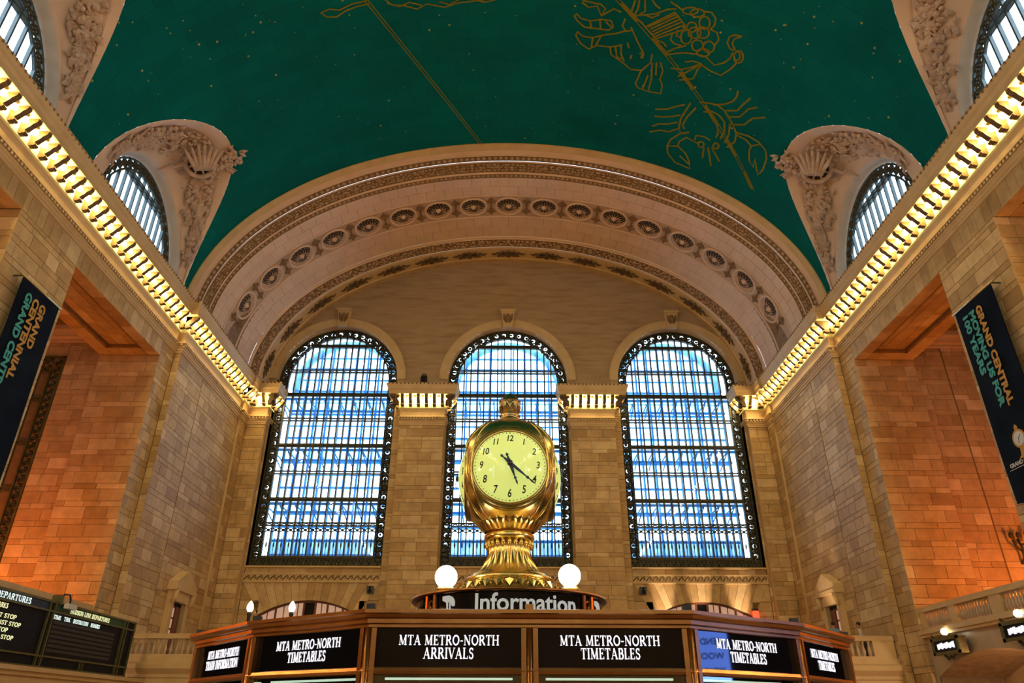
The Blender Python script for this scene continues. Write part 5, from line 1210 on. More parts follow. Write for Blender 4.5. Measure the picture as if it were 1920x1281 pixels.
balustrade(-17.9, -4.5, BALC, [(-17.6, -14.2, 13), (-13.4, -9.8, 14), (-9.1, -5.0, 15)], 'stone balustrade of the end balcony left of the booth', 35.8, 'X')

# fascia under the side balconies with a low arched passage
for sx in (-1, 1):
    side = 'left' if sx < 0 else 'right'
    yc, hw, zs, rise = 29.7, 3.9, 3.25, 0.8; R = (hw * hw + rise * rise) / (2 * rise); tp = lambda y: zs + rise - R + math.sqrt(R * R - (y - yc) ** 2)
    X = sx * 18.5; m = MB(); ysx = [yc - hw + 2 * hw * k / 24 for k in range(25)]
    for a, b in zip(ysx, ysx[1:]): m.add([(X, a, tp(a)), (X, b, tp(b)), (X, b, 5.0), (X, a, 5.0)], [(0, 1, 2, 3)])
    m.add([(X, 33.85, 0), (X, yc + hw, 0), (X, yc + hw, 5), (X, 33.85, 5)], [(0, 1, 2, 3)]); m.add([(X, 25.5, 0), (X, yc - hw, 0), (X, yc - hw, 5), (X, 25.5, 5)], [(0, 1, 2, 3)])
    f = m.build('balcony_fascia', noisy_mat('grey_marble', (0.36, 0.29, 0.21), (0.45, 0.37, 0.28), 0.9, 0.3)); tag(f, f'marble fascia with a low arch under the {side} balcony', 'fascia', kind='structure')
    m = MB(); m.bx(X - sx * 0.35, X + sx * 0.2, 25.5, 33.85, 4.92, 5.1); m.bx(X - sx * 0.25, X, 25.5, 33.85, 4.8, 4.92); m.build('ledge', 'plain_stone', f)
    m = MB(); m.grid([[(X, y_, tp(y_)) for y_ in ysx], [(X + sx * 3.0, y_, tp(y_)) for y_ in ysx]]); m.build('passage_vault', 'umber', f)
    m = MB(); m.bx(X + sx * 3.0, X + sx * 3.2, 24, 35, 0, 4.4); m.build('passage_wall', 'plain_stone', f)
    ld = bpy.data.lights.new('passage_lamp', 'POINT'); ld.energy = 420; ld.color = (1, 0.66, 0.44); ld.shadow_soft_size = 0.2
    lo = bpy.data.objects.new('passage_lamp', ld); COL.objects.link(lo); lo.parent = f; lo.location = (X + sx * 1.6, 27.4, 2.4)

# lit track signs hung on the right fascia
for (y0, y1, zc, lab) in ((30.65, 32.65, 4.33, 'small framed lit sign nearer the corner under the right balcony'), (25.75, 27.85, 4.44, 'small framed lit sign cut by the right picture edge')):
    X = 18.0; root = empty('track_sign', (X, (y0 + y1) / 2, zc), lab, 'sign', 'lit track signs')
    m = MB(); m.bx(X, X + 0.3, y0, y1, zc - 0.34, zc + 0.3); m.build('case', 'brass_dark', root)
    m = MB()
    for a, b, c_, d_ in ((y0, y1, zc + 0.2, zc + 0.34), (y0, y1, zc - 0.34, zc - 0.22), (y0, y0 + 0.16, zc - 0.34, zc + 0.3), (y1 - 0.16, y1, zc - 0.34, zc + 0.3)): m.bx(X - 0.05, X, a, b, c_, d_)
    m.build('frame', 'board_frame', root)
    m = MB(); m.bx(X - 0.012, X, y0 + 0.16, y1 - 0.16, zc - 0.22, zc + 0.2); m.build('face', 'board', root)
    m = MB()
    for k in range(9): m.bx(X - 0.03, X - 0.012, y0 + 0.36 + (y1 - y0 - 0.72) * k / 9, y0 + 0.36 + (y1 - y0 - 0.72) * (k + 0.8) / 9, zc - 0.12 + 0.03 * (k % 2), zc + 0.12 - 0.02 * (k % 3))
    m.build('lit_face', 'sign_text', root)
    m = MB(); m.tube([(X + 0.1, (y0 + y1) / 2 - 0.4, zc - 0.34), (X + 0.1, (y0 + y1) / 2 - 0.2, zc - 0.5), (X + 0.1, (y0 + y1) / 2, zc - 0.42), (X + 0.1, (y0 + y1) / 2 + 0.2, zc - 0.5), (X + 0.1, (y0 + y1) / 2 + 0.4, zc - 0.34)], 0.06, 6); m.build('scroll', 'iron', root)
    m = MB(); m.tube([(X + 0.1, y1 - 0.2, zc + 0.3), (X, y1 - 0.1, zc + 0.45), (X + 0.1, y1 + 0.05, zc + 0.42)], 0.04, 6); m.build('finial', 'iron', root)
    m = MB(); m.ball((X + 0.05, (y0 + y1) / 2 + 0.25 - 0.3, zc + 0.52), 0.14, 10, 8); m.build('bulb', 'flame', root, smooth=True)
    m = MB(); m.tube([(X + 0.05, (y0 + y1) / 2 - 0.05, zc + 0.3), (X + 0.05, (y0 + y1) / 2 - 0.05, zc + 0.42)], 0.06, 8); m.build('socket', 'brass_dark', root)

# wrought bracket lamp on the far wall of the right bay
root = empty('wall_bracket_lamp', (24.1, CHY, 8.8), 'dark wrought bracket lamp on the orange wall, right picture edge', 'lamp')
m = MB(); m.tube([(24.1, CHY, 8.1), (24.1, CHY - 0.25, 8.3), (24.1, CHY - 0.35, 8.8), (24.1, CHY - 0.2, 9.2)], 0.06, 6); m.tube([(24.1, CHY - 0.3, 8.9), (24.45, CHY - 0.35, 9.0), (24.5, CHY - 0.35, 9.3)], 0.05, 6); m.tube([(24.1, CHY - 0.3, 8.6), (23.8, CHY - 0.35, 8.9), (23.75, CHY - 0.35, 9.15)], 0.05, 6); m.build('bracket', 'iron', root, smooth=True)
for x in (24.5, 23.75, 24.1): m = MB(); m.lathe([(0.03, 0), (0.1, 0.1), (0.09, 0.25), (0.02, 0.32)], 10, (x, CHY - 0.33, 9.2 + (0.1 if x > 24.3 else 0))); m.build('shade', 'iron', root, smooth=True)

# ================================================================== BANNERS
def banner(sx):
    X = sx * 17.9; y0, y1, z0, z1 = 22.45, 24.8, 8.3, 16.05; side = 'left' if sx < 0 else 'right'
    root = empty('banner', (X, (y0 + y1) / 2, z1), f'navy hanging banner with gold and teal lettering on the {side} pier', 'banner', 'centennial banners')
    m = MB(); nu, nv = 16, 26; rows = []
    for j in range(nv + 1):
        v_ = z1 + (z0 - z1) * j / nv; rows.append([(X - sx * 0.03 * math.sin(i / nu * PI * 3 + j * 0.25) * (j / nv), y0 + (y1 - y0) * i / nu, v_) for i in range(nu + 1)])
    m.grid(rows); back = [[(x + sx * 0.03, yy, zz) for x, yy, zz in r] for r in rows]; m.grid(back, flip=True)
    m.build('cloth', 'navy', root, smooth=True)
    m = MB(); m.tube([(X + sx * 0.01, y0 - 0.15, z1), (X + sx * 0.01, y1 + 0.15, z1)], 0.045, 8); m.tube([(X + sx * 0.01, y0 - 0.05, z0), (X + sx * 0.01, y1 + 0.05, z0)], 0.035, 8)
    m.build('rod', 'brass_dark', root, smooth=True)
    for yy in (y0, y1): m = MB(); m.tube([(X, yy, z1), (sx * (XS + 0.05), yy, z1)], 0.03, 6); m.build('rod_arm', 'iron', root)
    up = Vector((0, -sx, 0)); N_ = Vector((-sx, 0, 0)); rd = Vector((0, 0, -1))
    def line(txt, yb, zs, ze, cap, mat):
        me = sans(txt, cap / 0.72, 0.008, bold=0.017)
        a, b = text_width(me); k = (zs - ze) / (b - a)
        put_mesh('lettering', me, mat, root, axes(rd, up, N_, (X - sx * 0.055, yb, zs)), lambda p: Vector(((p.x - a) * k, p.y, p.z)))
    if sx > 0:
        line('GRAND CENTRAL', 23.52, 15.6, 11.55, 0.3, 'gold_print'); line('MOVING US FOR', 23.95, 15.6, 11.65, 0.3, 'teal_print'); line('100 YEARS', 24.36, 15.6, 13.1, 0.3, 'teal_print')
        # printed clock emblem and the small line under it
        e = MB(); M4 = axes((0, -1, 0), (0, 0, 1), (-1, 0, 0), (X - 0.045, 23.6, 10.35))
        e.prism([(0.33 * math.cos(a), 0.33 * math.sin(a)) for a in [2 * PI * k / 20 for k in range(20)]], M4, 0.008); e.prism([(-0.1, -0.3), (0.1, -0.3), (0.14, -0.55), (0.3, -0.66), (-0.3, -0.66), (-0.14, -0.55)], M4, 0.008); e.prism([(-0.07, 0.3), (0.07, 0.3), (0.09, 0.42), (0, 0.52), (-0.09, 0.42)], M4, 0.008); eo = e.build('clock_emblem', 'gold_print', root)
        e = MB(); M5 = axes((0, -1, 0), (0, 0, 1), (-1, 0, 0), (X - 0.056, 23.6, 10.35)); e.prism([(0.25 * math.cos(a), 0.25 * math.sin(a)) for a in [2 * PI * k / 18 for k in range(18)]], M5, 0.004); e.build('dial_print', 'white_print', eo)
        e = MB(); M6 = axes((0, -1, 0), (0, 0, 1), (-1, 0, 0), (X - 0.062, 23.6, 10.35)); e.prism([(-0.02, -0.02), (0.15, 0.1), (0.14, 0.12), (-0.02, 0.02)], M6, 0.003); e.prism([(-0.015, 0), (0.015, 0), (-0.05, -0.2), (-0.07, -0.19)], M6, 0.003); e.build('hands_print', 'black', eo)
        me = sans('GRAND CENTRAL', 0.2, 0.006, 0.004, align='CENTER'); put_mesh('lettering', me, 'white_print', root, axes((0, -1, 0), (0, 0, 1), (-1, 0, 0), (X - 0.06, 23.65, 9.52)))
        m = MB(); m.bx(X - 0.055, X - 0.05, 22.7, 24.55, 9.44, 9.46); m.build('rule', 'white_print', root)
    else:
        line('GRAND', 23.7, 15.6, 13.75, 0.33, 'gold_print'); line('CENTENNIAL', 23.27, 15.6, 12.3, 0.33, 'gold_print'); line('GRAND CENTRAL', 22.83, 15.6, 11.3, 0.33, 'teal_print')
for sx in (-1, 1): banner(sx)

# ================================================================== DEPARTURES BOARD
X = -16.5; yA, yB, zA, zB = 15.5, 34.2, 3.2, 5.36
root = empty('departures_board', (X, 30, 3.1), 'long black departures board with green and blue headers, lower left', 'board')
m = MB(); m.bx(X - 0.7, X, yA, yB, zA, zB); m.build('case', 'board', root)
m = MB()
for z0, z1 in ((zB - 0.05, zB + 0.02), (5.0, 5.06), (3.52, 3.58), (zA - 0.02, zA + 0.03)): m.bx(X, X + 0.07, yA, yB + 0.02, z0, z1)
m.build('rail', 'board_frame', root)
for yv in (33.15, 33.4, 27.45, 27.75, 21.4, 21.7, 34.12):
    m = MB(); m.bx(X, X + 0.08, yv - 0.035, yv + 0.035, zA, zB); m.build('stile', 'board_frame', root)
for yv in (30.4, 30.6, 24.4, 24.6): m = MB(); m.bx(X, X + 0.06, yv - 0.03, yv + 0.03, zA, 3.52); m.build('lower_stile', 'board_frame', root)
def TL(txt, yl, yr, zb, h, mat, name='lettering'):
    m = MB(); serif_text(m, txt, axes((0, 1, 0), (0, 0, 1), (1, 0, 0), (X + 0.03, yl, zb)), h, yr - yl, align=0.0); return m.build(name, mat, root)
m = MB(); m.bx(X, X + 0.02, 27.78, 33.1, 5.07, 5.3); m.build('header', 'board_green', root)
m = MB(); m.bx(X, X + 0.02, 21.75, 27.4, 5.07, 5.3); m.build('header', 'board_blue', root)
TL('HUDSON LINE DEPARTURES', 28.85, 31.85, 5.1, 0.16, 'board_text'); TL('LINE DEPARTURES', 23.6, 26.3, 5.09, 0.19, 'board_text2')
TL('TIME', 27.85, 28.35, 4.8, 0.14, 'board_text2'); TL('TRK', 28.55, 29.0, 4.8, 0.14, 'board_text2'); TL('DESTINATION', 29.2, 30.3, 4.8, 0.14, 'board_text2'); TL('REMARKS', 30.5, 31.2, 4.8, 0.14, 'board_text2'); TL('REMARKS', 24.2, 25.15, 4.8, 0.15, 'board_text')
for k, (tx, yr) in enumerate((('N - 1ST STOP', 25.75), ('LAINS - 1ST STOP', 26.1), ('- 1ST STOP', 25.5), ('NS - 1ST STOP', 25.9), ('1ST STOP', 25.2))): TL(tx, yr - 0.135 * len(tx), yr, 4.52 - 0.21 * k, 0.13, 'board_text')
for k in range(7):
    m = MB(); m.bx(X, X + 0.015, 27.95, 32.6, 3.72 + 0.155 * k, 3.82 + 0.155 * k); m.build('flap_row', noisy_mat(f'flap_grey', (0.012, 0.012, 0.02), (0.022, 0.022, 0.03), 9, 0.4) if k == 0 else bpy.data.materials['flap_grey'], root)
# desk ledge under the board, small camera on top
led = MB(); led.bx(X - 0.8, X + 0.28, 15.4, 35.6, 3.02, 3.16); led.bx(X - 0.8, X + 0.16, 15.4, 35.4, 2.88, 3.02); led.bx(X - 0.8, X + 0.05, 15.4, 35.2, 0, 2.88)
tag(led.build('ticket_counter_wall', 'plain_stone'), 'tan stone ticket wall carrying the departures board', 'wall', kind='structure')
cr = empty('security_camera', (X, 28.2, zB), 'small security camera on a hooked arm above the departures board', 'camera')
m = MB(); m.bx(X - 0.15, X + 0.12, 27.75, 28.05, zB + 0.02, zB + 0.24); m.build('mount', 'board_frame', cr)
m = MB(); m.tube([(X, 28.0, zB + 0.15), (X + 0.05, 28.15, zB + 0.32), (X + 0.1, 28.4, zB + 0.34), (X + 0.12, 28.5, zB + 0.15), (X + 0.12, 28.5, zB + 0.0)], 0.035, 6); m.build('arm', 'black', cr, smooth=True)
m = MB(); m.box((X + 0.2, 28.45, zB - 0.08), (0.18, 0.55, 0.17)); m.tube([(X + 0.2, 28.72, zB - 0.08), (X + 0.2, 28.82, zB - 0.08)], 0.07, 8); m.build('housing', 'white_print', cr)

# ================================================================== INFORMATION BOOTH
BX, BY = 0.05, 6.9
V = [(-2.62, 7.7), (-2.62, 6.09), (-1.89, 5.2), (-0.985, 4.56), (0.985, 4.56), (1.89, 5.2), (2.62, 6.09), (2.62, 7.7), (1.9, 8.7), (0.98, 9.3), (-0.98, 9.3), (-1.9, 8.7), (-2.62, 7.7)]
V = [(x + BX, y) for x, y in V]
inner = offset_path(V, -0.07)
booth = empty('information_booth', (BX, BY, 0), 'polygonal bronze information booth with black lit sign panels', 'booth')
m = MB(); sweep(m, inner, [(0.0, 2.085), (0.012, 2.09), (0.012, 2.105), (0.03, 2.112), (0.03, 2.135), (0.05, 2.142), (0.062, 2.16), (0.072, 2.165), (0.072, 2.185), (0.04, 2.19), (-0.3, 2.20)]); m.build('cornice', 'bronze', booth)
m = MB(); sweep(m, inner, [(0.0, 1.83), (0.02, 1.835), (0.026, 1.85), (0.02, 1.868), (0.0, 1.873)]); m.build('sill_rail', 'bronze', booth)
m = MB(); n = len(inner) - 1; m.add([(x, y, 2.15) for x, y in offset_path(V, -0.1)[:-1]] + [(x, y, 2.11) for x, y in offset_path(V, -0.1)[:-1]], [tuple(range(n)), tuple(reversed(range(n, 2 * n)))]); m.build('roof', 'board', booth)
m = MB(); sweep(m, offset_path(V, -0.1), [(0.0, 0.0), (0.0, 1.12), (0.06, 1.15), (0.06, 1.2), (-0.3, 1.2)]); m.build('counter', 'plain_stone', booth)
pts = inner[:-1]
splits = []
for a, b in zip(inner, inner[1:]):
    if abs(a[1] - b[1]) < 1e-6 and a[1] < 5: mid = ((a[0] + b[0]) / 2, a[1]); splits += [(a, mid), (mid, b)]
    else: splits.append((a, b))
SIGNS = {1: ('MTA METRO-NORTH', 'TRAIN INFORMATION'), 2: ('MTA METRO-NORTH', 'TIMETABLES'), 3: ('MTA METRO-NORTH', 'ARRIVALS'), 4: ('MTA METRO-NORTH', 'TIMETABLES'), 5: ('MTA METRO-NORTH', 'TIMETABLES'), 6: ('MTA METRO-NORTH', 'TIMETABLES')}
corners = set()
for k, (a, b) in enumerate(splits):
    d = Vector((b[0] - a[0], b[1] - a[1], 0)); L = d.length; d.normalize(); nrm = Vector((d.y, -d.x, 0)); c = Vector(((a[0] + b[0]) / 2, (a[1] + b[1]) / 2, 0))
    R3 = axes(d, nrm * -1, (0, 0, 1)).to_3x3()
    for e in (a, b):
        key = (round(e[0], 3), round(e[1], 3))
        if key in corners: continue
        corners.add(key); m = MB(); m.lathe([(0.026, 1.2), (0.026, 2.09)], 10, (e[0], e[1], 0)); m.build('post', 'bronze', booth, smooth=True)
        m = MB(); m.box((e[0], e[1], 2.205), (0.05, 0.05, 0.035)); m.build('corner_block', 'bronze' if abs(e[0] - BX) < 0.1 else 'black', booth)
    for s in (-1, 1): m = MB(); m.box(c + d * s * (L / 2 - 0.035) + nrm * 0.008 + Vector((0, 0, 1.645)), (0.03, 0.035, 0.88), R3); m.build('stile', 'bronze', booth)
    m = MB(); m.box(c - nrm * 0.012 + Vector((0, 0, 1.978)), (L - 0.08, 0.012, 0.225), R3); sg = m.build('sign_panel', 'sign_glass', booth)
    m = MB(); m.box(c - nrm * 0.012 + Vector((0, 0, 1.52)), (L - 0.08, 0.008, 0.62), R3); m.build('window_pane', 'booth_glass', booth) if 'booth_glass' in M else None
    m = MB(); m.box(c - nrm * 0.12 + Vector((0, 0, 1.815)), (L - 0.2, 0.03, 0.012), R3); m.build('light_strip', 'strip', booth) if 'strip' in M else None
    if k in SIGNS:
        t1, t2 = SIGNS[k]; M4 = axes(d, (0, 0, 1), nrm, c - nrm * 0.004 + Vector((0, 0, 1.992)))
        m = MB(); serif_text(m, t1, M4, 0.056, 0.60, depth=0.003); m.build('lettering', 'sign_text', sg)
        m = MB(); serif_text(m, t2, axes(d, (0, 0, 1), nrm, c - nrm * 0.004 + Vector((0, 0, 1.918))), 0.060, {'ARRIVALS': 0.30, 'TIMETABLES': 0.355, 'TRAIN INFORMATION': 0.62}[t2], depth=0.003); m.build('lettering', 'sign_text', sg)
m = MB(); m.lathe([(0.9, 1.2), (0.9, 2.1)], 20, (BX, BY, 0)); m.build('core_cabinet', 'door_wood', booth)

# ------------------------------------------------------------------ drum with the Information sign
CX, CY = -0.06, 6.9
drum = empty('information_drum', (CX, CY, 2.16), 'round bronze drum reading Information under the clock', 'sign')
DR_ = 0.86
m = MB(); m.lathe([(0.55, 2.16), (DR_ - 0.02, 2.16), (DR_ - 0.02, 2.54), (0.3, 2.548)], 64, (CX, CY, 0)); m.build('panel_ring', 'sign_glass', drum, smooth=False)
m = MB(); m.lathe([(DR_ - 0.03, 2.520), (DR_ + 0.015, 2.522), (DR_ + 0.03, 2.534), (DR_ + 0.022, 2.548), (DR_ - 0.03, 2.557), (0.3, 2.558)], 64, (CX, CY, 0), cap=False); m.build('rim', 'bronze', drum, smooth=True)
m = MB(); m.lathe([(DR_ - 0.03, 2.2), (DR_ + 0.02, 2.2), (DR_ + 0.02, 2.23), (DR_ - 0.03, 2.235)], 64, (CX, CY, 0), cap=False); m.build('lower_rim', 'bronze', drum)
for ga in (-0.87, 0.87, PI - 0.87, PI + 0.87):
    for da in (-0.065, 0.065):
        a = -PI / 2 + ga + da; m = MB(); m.box((CX + DR_ * math.cos(a), CY + DR_ * math.sin(a), 2.375), (0.02, 0.03, 0.3), Matrix.Rotation(a, 3, 'Z')); m.build('upright', 'bronze', drum)
    a = -PI / 2 + ga; c = Vector((CX + (DR_ - 0.005) * math.cos(a), CY + (DR_ - 0.005) * math.sin(a), 2.42)); t = Vector((-math.sin(a), math.cos(a), 0)); m = MB()
    m.tube([c + t * 0.035 * math.cos(q) + Vector((0, 0, 0.06 * math.sin(q))) for q in [2 * PI * j / 12 for j in range(12)]], 0.007, 5, closed=True); m.ball(c, 0.018, 8, 6)
    for q in (0.6, 2.5, 3.8, 5.6): m.tube([c, c + t * 0.045 * math.cos(q) + Vector((0, 0, 0.075 * math.sin(q)))], 0.006, 4)
    m.build('grille_rosette', 'bronze', drum)
def on_drum(me, z, ang, mat, name='lettering'):
    def bend(p): a = ang + p.x / DR_; r = DR_ - 0.018 + p.z; return Vector((CX + r * math.cos(a), CY + r * math.sin(a), z + p.y))
    return put_mesh(name, me, mat, drum, Matrix.Identity(4), bend)
me = sans('Information', 0.192, 0.003, 0.0035, 1.0, 'CENTER'); on_drum(me, 2.372, -PI / 2 + 0.18, 'info_print')
for ang in (-PI / 2 - 0.63, -PI / 2 + 1.12):
    lg = MB(); R_ = 0.062; arcp = [(R_ * math.cos(a), R_ * math.sin(a)) for a in [PI * 1.12 - k * PI * 1.24 / 14 for k in range(15)]]
    poly = [(-0.075, 0.062)] + [(0.0, 0.066)] + arcp[7:] + [(arcp[-1][0] * 0.55, -0.02)] + [(0.02, 0.01), (0.016, -0.06), (0.004, -0.06), (0.004, 0.012), (-0.01, 0.012), (-0.012, -0.06), (-0.026, -0.06), (-0.03, 0.01), (-0.075, 0.03)]
    lg.prism(list(reversed(poly)), Matrix.Identity(4), 0.004); lm = lg.mesh('emblem'); on_drum(lm, 2.44, ang, 'info_print', 'emblem')

# ------------------------------------------------------------------ clock
CZ = 3.70
clock = empty('four_faced_clock', (CX, CY, 2.559), 'brass four-faced clock with glowing opal dials on a fluted stand', 'clock')
def P_(*a): return Vector((CX, CY, 0)) + Vector(a)
O = (CX, CY, 0)
m = MB(); m.lathe([(0.52, 2.559), (0.52, 2.565), (0.50, 2.57), (0.50, 2.605), (0.485, 2.615)], 64, O); o = m.build('base_plinth', 'brass', clock); smooth_by_angle(o, 35)
m = MB(); m.lathe([(0.485, 2.615), (0.47, 2.63), (0.43, 2.68), (0.395, 2.705)], 64, O, cap=False); m.build('acanthus_ground', 'brass_dark', clock, smooth=True)
m = MB()
for k in range(28):
    a = 2 * PI * k / 28; d = Vector((math.cos(a), math.sin(a), 0)); t = Vector((-d.y, d.x, 0)); p0 = P_(0, 0, 2.622) + d * 0.485; up = (Vector((0, 0, 0.085)) - d * 0.085).normalized(); nn = t.cross(up).normalized(); nn = nn if nn.dot(d) > 0 else -nn
    leaf(m, p0, up, nn, 0.12, 0.08); m.ball(p0 + up * 0.04 + t * 0.05 + nn * 0.008, 0.016, 6, 4); m.ball(p0 + up * 0.08 + t * 0.045 + nn * 0.006, 0.012, 6, 4)
o = m.build('acanthus_band', 'brass', clock); o['kind'] = 'stuff'
m = MB(); m.lathe([(0.395, 2.705), (0.41, 2.715), (0.415, 2.73), (0.40, 2.745), (0.36, 2.755), (0.34, 2.77), (0.335, 2.785), (0.31, 2.795)], 64, O, cap=False); m.build('torus_base', 'brass', clock, smooth=True)
m = MB(); prof = [(0.305, 2.795), (0.28, 2.82), (0.25, 2.86), (0.222, 2.91), (0.205, 2.96), (0.198, 3.01), (0.205, 3.045), (0.215, 3.06)]
m.lathe(prof, 144, O, cap=False, rmod=lambda a, i: 1 - 0.075 * abs(math.sin(12 * a)) ** 0.7); m.build('fluted_stem', 'brass', clock, smooth=True)
m = MB()
for k in range(24):
    a = 2 * PI * k / 24; d = Vector((math.cos(a), math.sin(a), 0)); m.ball(P_(0, 0, 3.05) + d * 0.215, (0.022, 0.022, 0.03), 8, 6)
o = m.build('bead_ring', 'brass', clock, smooth=True); o['kind'] = 'stuff'
m = MB(); m.lathe([(0.19, 3.06), (0.2, 3.075), (0.215, 3.085), (0.235, 3.10), (0.24, 3.12), (0.235, 3.145), (0.22, 3.155), (0.205, 3.16)], 48, O, cap=False); m.build('neck_collar', 'brass', clock, smooth=True)
m = MB(); m.lathe([(0.20, 3.155), (0.215, 3.17), (0.22, 3.18)], 48, O, cap=False); m.build('neck_recess', 'bronze', clock, smooth=True)
m = MB()
for k in range(26):
    a = 2 * PI * k / 26; d = Vector((math.cos(a), math.sin(a), 0)); t = Vector((-d.y, d.x, 0)); wq = 0.036; rows = []
    for f, r, z in ((0, 0.225, 3.17), (0.3, 0.255, 3.195), (0.6, 0.285, 3.225), (0.85, 0.305, 3.25), (1.0, 0.318, 3.262)):
        ww = wq * (1.0 if f < 0.8 else (0.85 if f < 1 else 0.35)); c = P_(0, 0, z) + d * r; rows.append([c - t * ww, c + d * 0.012 - t * ww * 0.4, c + d * 0.012 + t * ww * 0.4, c + t * ww])
    m.grid(rows)
m.build('leaf_cup', 'brass', clock, smooth=True)
# case
def sgnpow(v, e): return math.copysign(abs(v) ** e, v)
def case_pt(ph, th, g=0.0):
    r = (0.575 + g) * math.cos(ph); lim = 0.41 + g
    x, y = r * math.cos(th), r * math.sin(th)
    k = max(abs(x), abs(y)) / lim
    if k > 1:       # flattened behind each dial, edges eased
        if abs(x) > abs(y): x = math.copysign(lim, x); y = max(-lim, min(lim, y))
        else: y = math.copysign(lim, y); x = max(-lim, min(lim, x))
    return (CX + x, CY + y, CZ + (0.60 if ph > 0 else 0.53) * math.sin(ph))
m = MB(); rows = []; nphi, nth = 36, 96
for i in range(nphi + 1):
    ph = -PI / 2 + PI * i / nphi; rows.append([])
    for k in range(nth):
        rows[-1].append(case_pt(ph, 2 * PI * k / nth))
m.grid(rows, closed=True); m.build('case', 'brass', clock, smooth=True)
def dome(r): return 0.10 * (1 - (r / 0.352) ** 2)
NUM = ['12', '1', '2', '3', '4', '5', '6', '7', '8', '9', '10', '11']
for f in range(4):
    rot = Matrix.Rotation(f * PI / 2, 4, 'Z'); Mf = Matrix.Translation((CX, CY, CZ)) @ rot @ axes((1, 0, 0), (0, 0, 1), (0, -1, 0), (0, -0.41, 0)); M3 = Mf.to_3x3(); org = Mf.translation
    m = MB(); m.lathe([(0.41, -0.06), (0.408, -0.01), (0.402, 0.0), (0.396, -0.004), (0.392, 0.008), (0.382, 0.016), (0.374, 0.008), (0.37, 0.011), (0.362, 0.004), (0.354, -0.01)], 64, org, M3, cap=False); bz = m.build('bezel', 'brass_dark', clock); smooth_by_angle(bz, 60)
    m = MB(); m.lathe([(0.356, -0.012)] + [(0.352 * (1 - k / 12) + 1e-4, dome(0.352 * (1 - k / 12)) - 0.006) for k in range(13)], 48, org, M3, cap=False); dl = m.build('dial', 'dial', clock, smooth=True)
    m = MB(); m.lathe([(0.356, -0.008), (0.351, 0.006), (0.345, 0.009)], 48, org, M3, cap=False); m.build('dial_rim', 'gold_print', dl)
    fit = lambda p: Vector((p.x, p.y, dome(math.hypot(p.x, p.y)) - 0.003 + p.z))
    for h in range(12):
        me = sans(NUM[h], 0.088, 0.001, 0.0012, 0.9, 'CENTER'); a = PI / 2 - h * PI / 6; cx_, cy_ = 0.265 * math.cos(a), 0.265 * math.sin(a)
        put_mesh('numeral', me, 'black', dl, Mf, lambda p: fit(Vector((p.x * 0.85 + p.y * 0.12 + cx_ - 0.004, p.y * 1.08 + cy_ - 0.033, p.z))))
    m = MB()
    for k in range(60):
        a = 2 * PI * k / 60; r = 0.327; s = 0.0045 if k % 5 else 0.006; m.ball(Mf @ Vector((r * math.cos(a), r * math.sin(a), dome(r) - 0.004)), (s, s, s), 6, 4)
    m.build('minute_dots', 'black', dl)
    def hand(name, ang, L, w, tail, z):
        u = Vector((math.cos(ang), math.sin(ang), 0)); s_ = Vector((-u.y, u.x, 0)); outl = [(-tail, 0.0), (-tail + 0.02, w * 0.9), (-tail + 0.035, w * 0.35), (-0.02, w), (0.03, w * 0.9), (L * 0.35, w * 0.75), (L * 0.62, w * 0.35), (L * 0.68, w * 0.9), (L * 0.74, w * 0.3), (L * 0.86, w * 0.55), (L, 0.0)]
        poly = [(a_, -b_) for a_, b_ in outl] + [(a_, b_) for a_, b_ in reversed(outl[1:-1])]
        h_ = MB(); h_.prism([(u.x * a_ + s_.x * b_, u.y * a_ + s_.y * b_) for a_, b_ in poly], Mf @ Matrix.Translation((0, 0, z)), 0.004); return h_.build(name, 'hand', dl)
    ta = PI / 2 - 2 * PI * (21.8 / 60); th_ = PI / 2 - 2 * PI * (5.36 / 12)
    hand('hour_hand', th_, 0.22, 0.017, 0.105, 0.102); hand('minute_hand', ta, 0.315, 0.016, 0.12, 0.110)
    m = MB(); m.lathe([(0.026, 0.09), (0.026, 0.116), (0.012, 0.122), (0.001, 0.125)], 16, org, M3); m.build('hand_boss', 'hand', dl, smooth=True)
# ribs at the corners of the case, crown moulding and acorn finial
for k in range(4):
    for da in (-0.11, 0.11):
        th = PI / 4 + k * PI / 2 + da; m = MB(); pts_ = []
        for i in range(15):
            ph = -1.15 + 2.2 * i / 14; pts_.append(case_pt(ph, th, 0.006))
        m.tube(pts_, 0.012, 6); m.build('case_rib', 'brass', clock, smooth=True)
m = MB(); m.lathe([(0.26, CZ + 0.46), (0.25, CZ + 0.50), (0.17, CZ + 0.57), (0.13, CZ + 0.60), (0.10, CZ + 0.62), (0.095, CZ + 0.645), (0.11, CZ + 0.66), (0.095, CZ + 0.675), (0.085, CZ + 0.70)], 40, O, cap=False); m.build('crown', 'brass_dark', clock, smooth=True)
m = MB(); z0 = CZ + 0.69
m.lathe([(0.085, z0), (0.11, z0 + 0.02), (0.118, z0 + 0.06), (0.112, z0 + 0.11), (0.09, z0 + 0.16), (0.055, z0 + 0.2), (0.015, z0 + 0.225), (0.001, z0 + 0.235)], 32, O, cap=False, rmod=lambda a, i: 1 - 0.06 * abs(math.sin(5 * a + i * 0.6))); fin = m.build('acorn_finial', 'brass_dark', clock, smooth=True)
m = MB()
for k in range(10):
    for j, (r, z) in enumerate(((0.116, 0.01), (0.115, 0.08))):
        a = 2 * PI * (k + 0.5 * j) / 10; d = Vector((math.cos(a), math.sin(a), 0)); leaf(m, P_(0, 0, z0 + z) + d * (r - 0.01), Vector((0, 0, 1)) + d * 0.05 - d * 0.25 * j, d, 0.085, 0.055)
m.build('finial_leaves', 'brass_dark', fin)

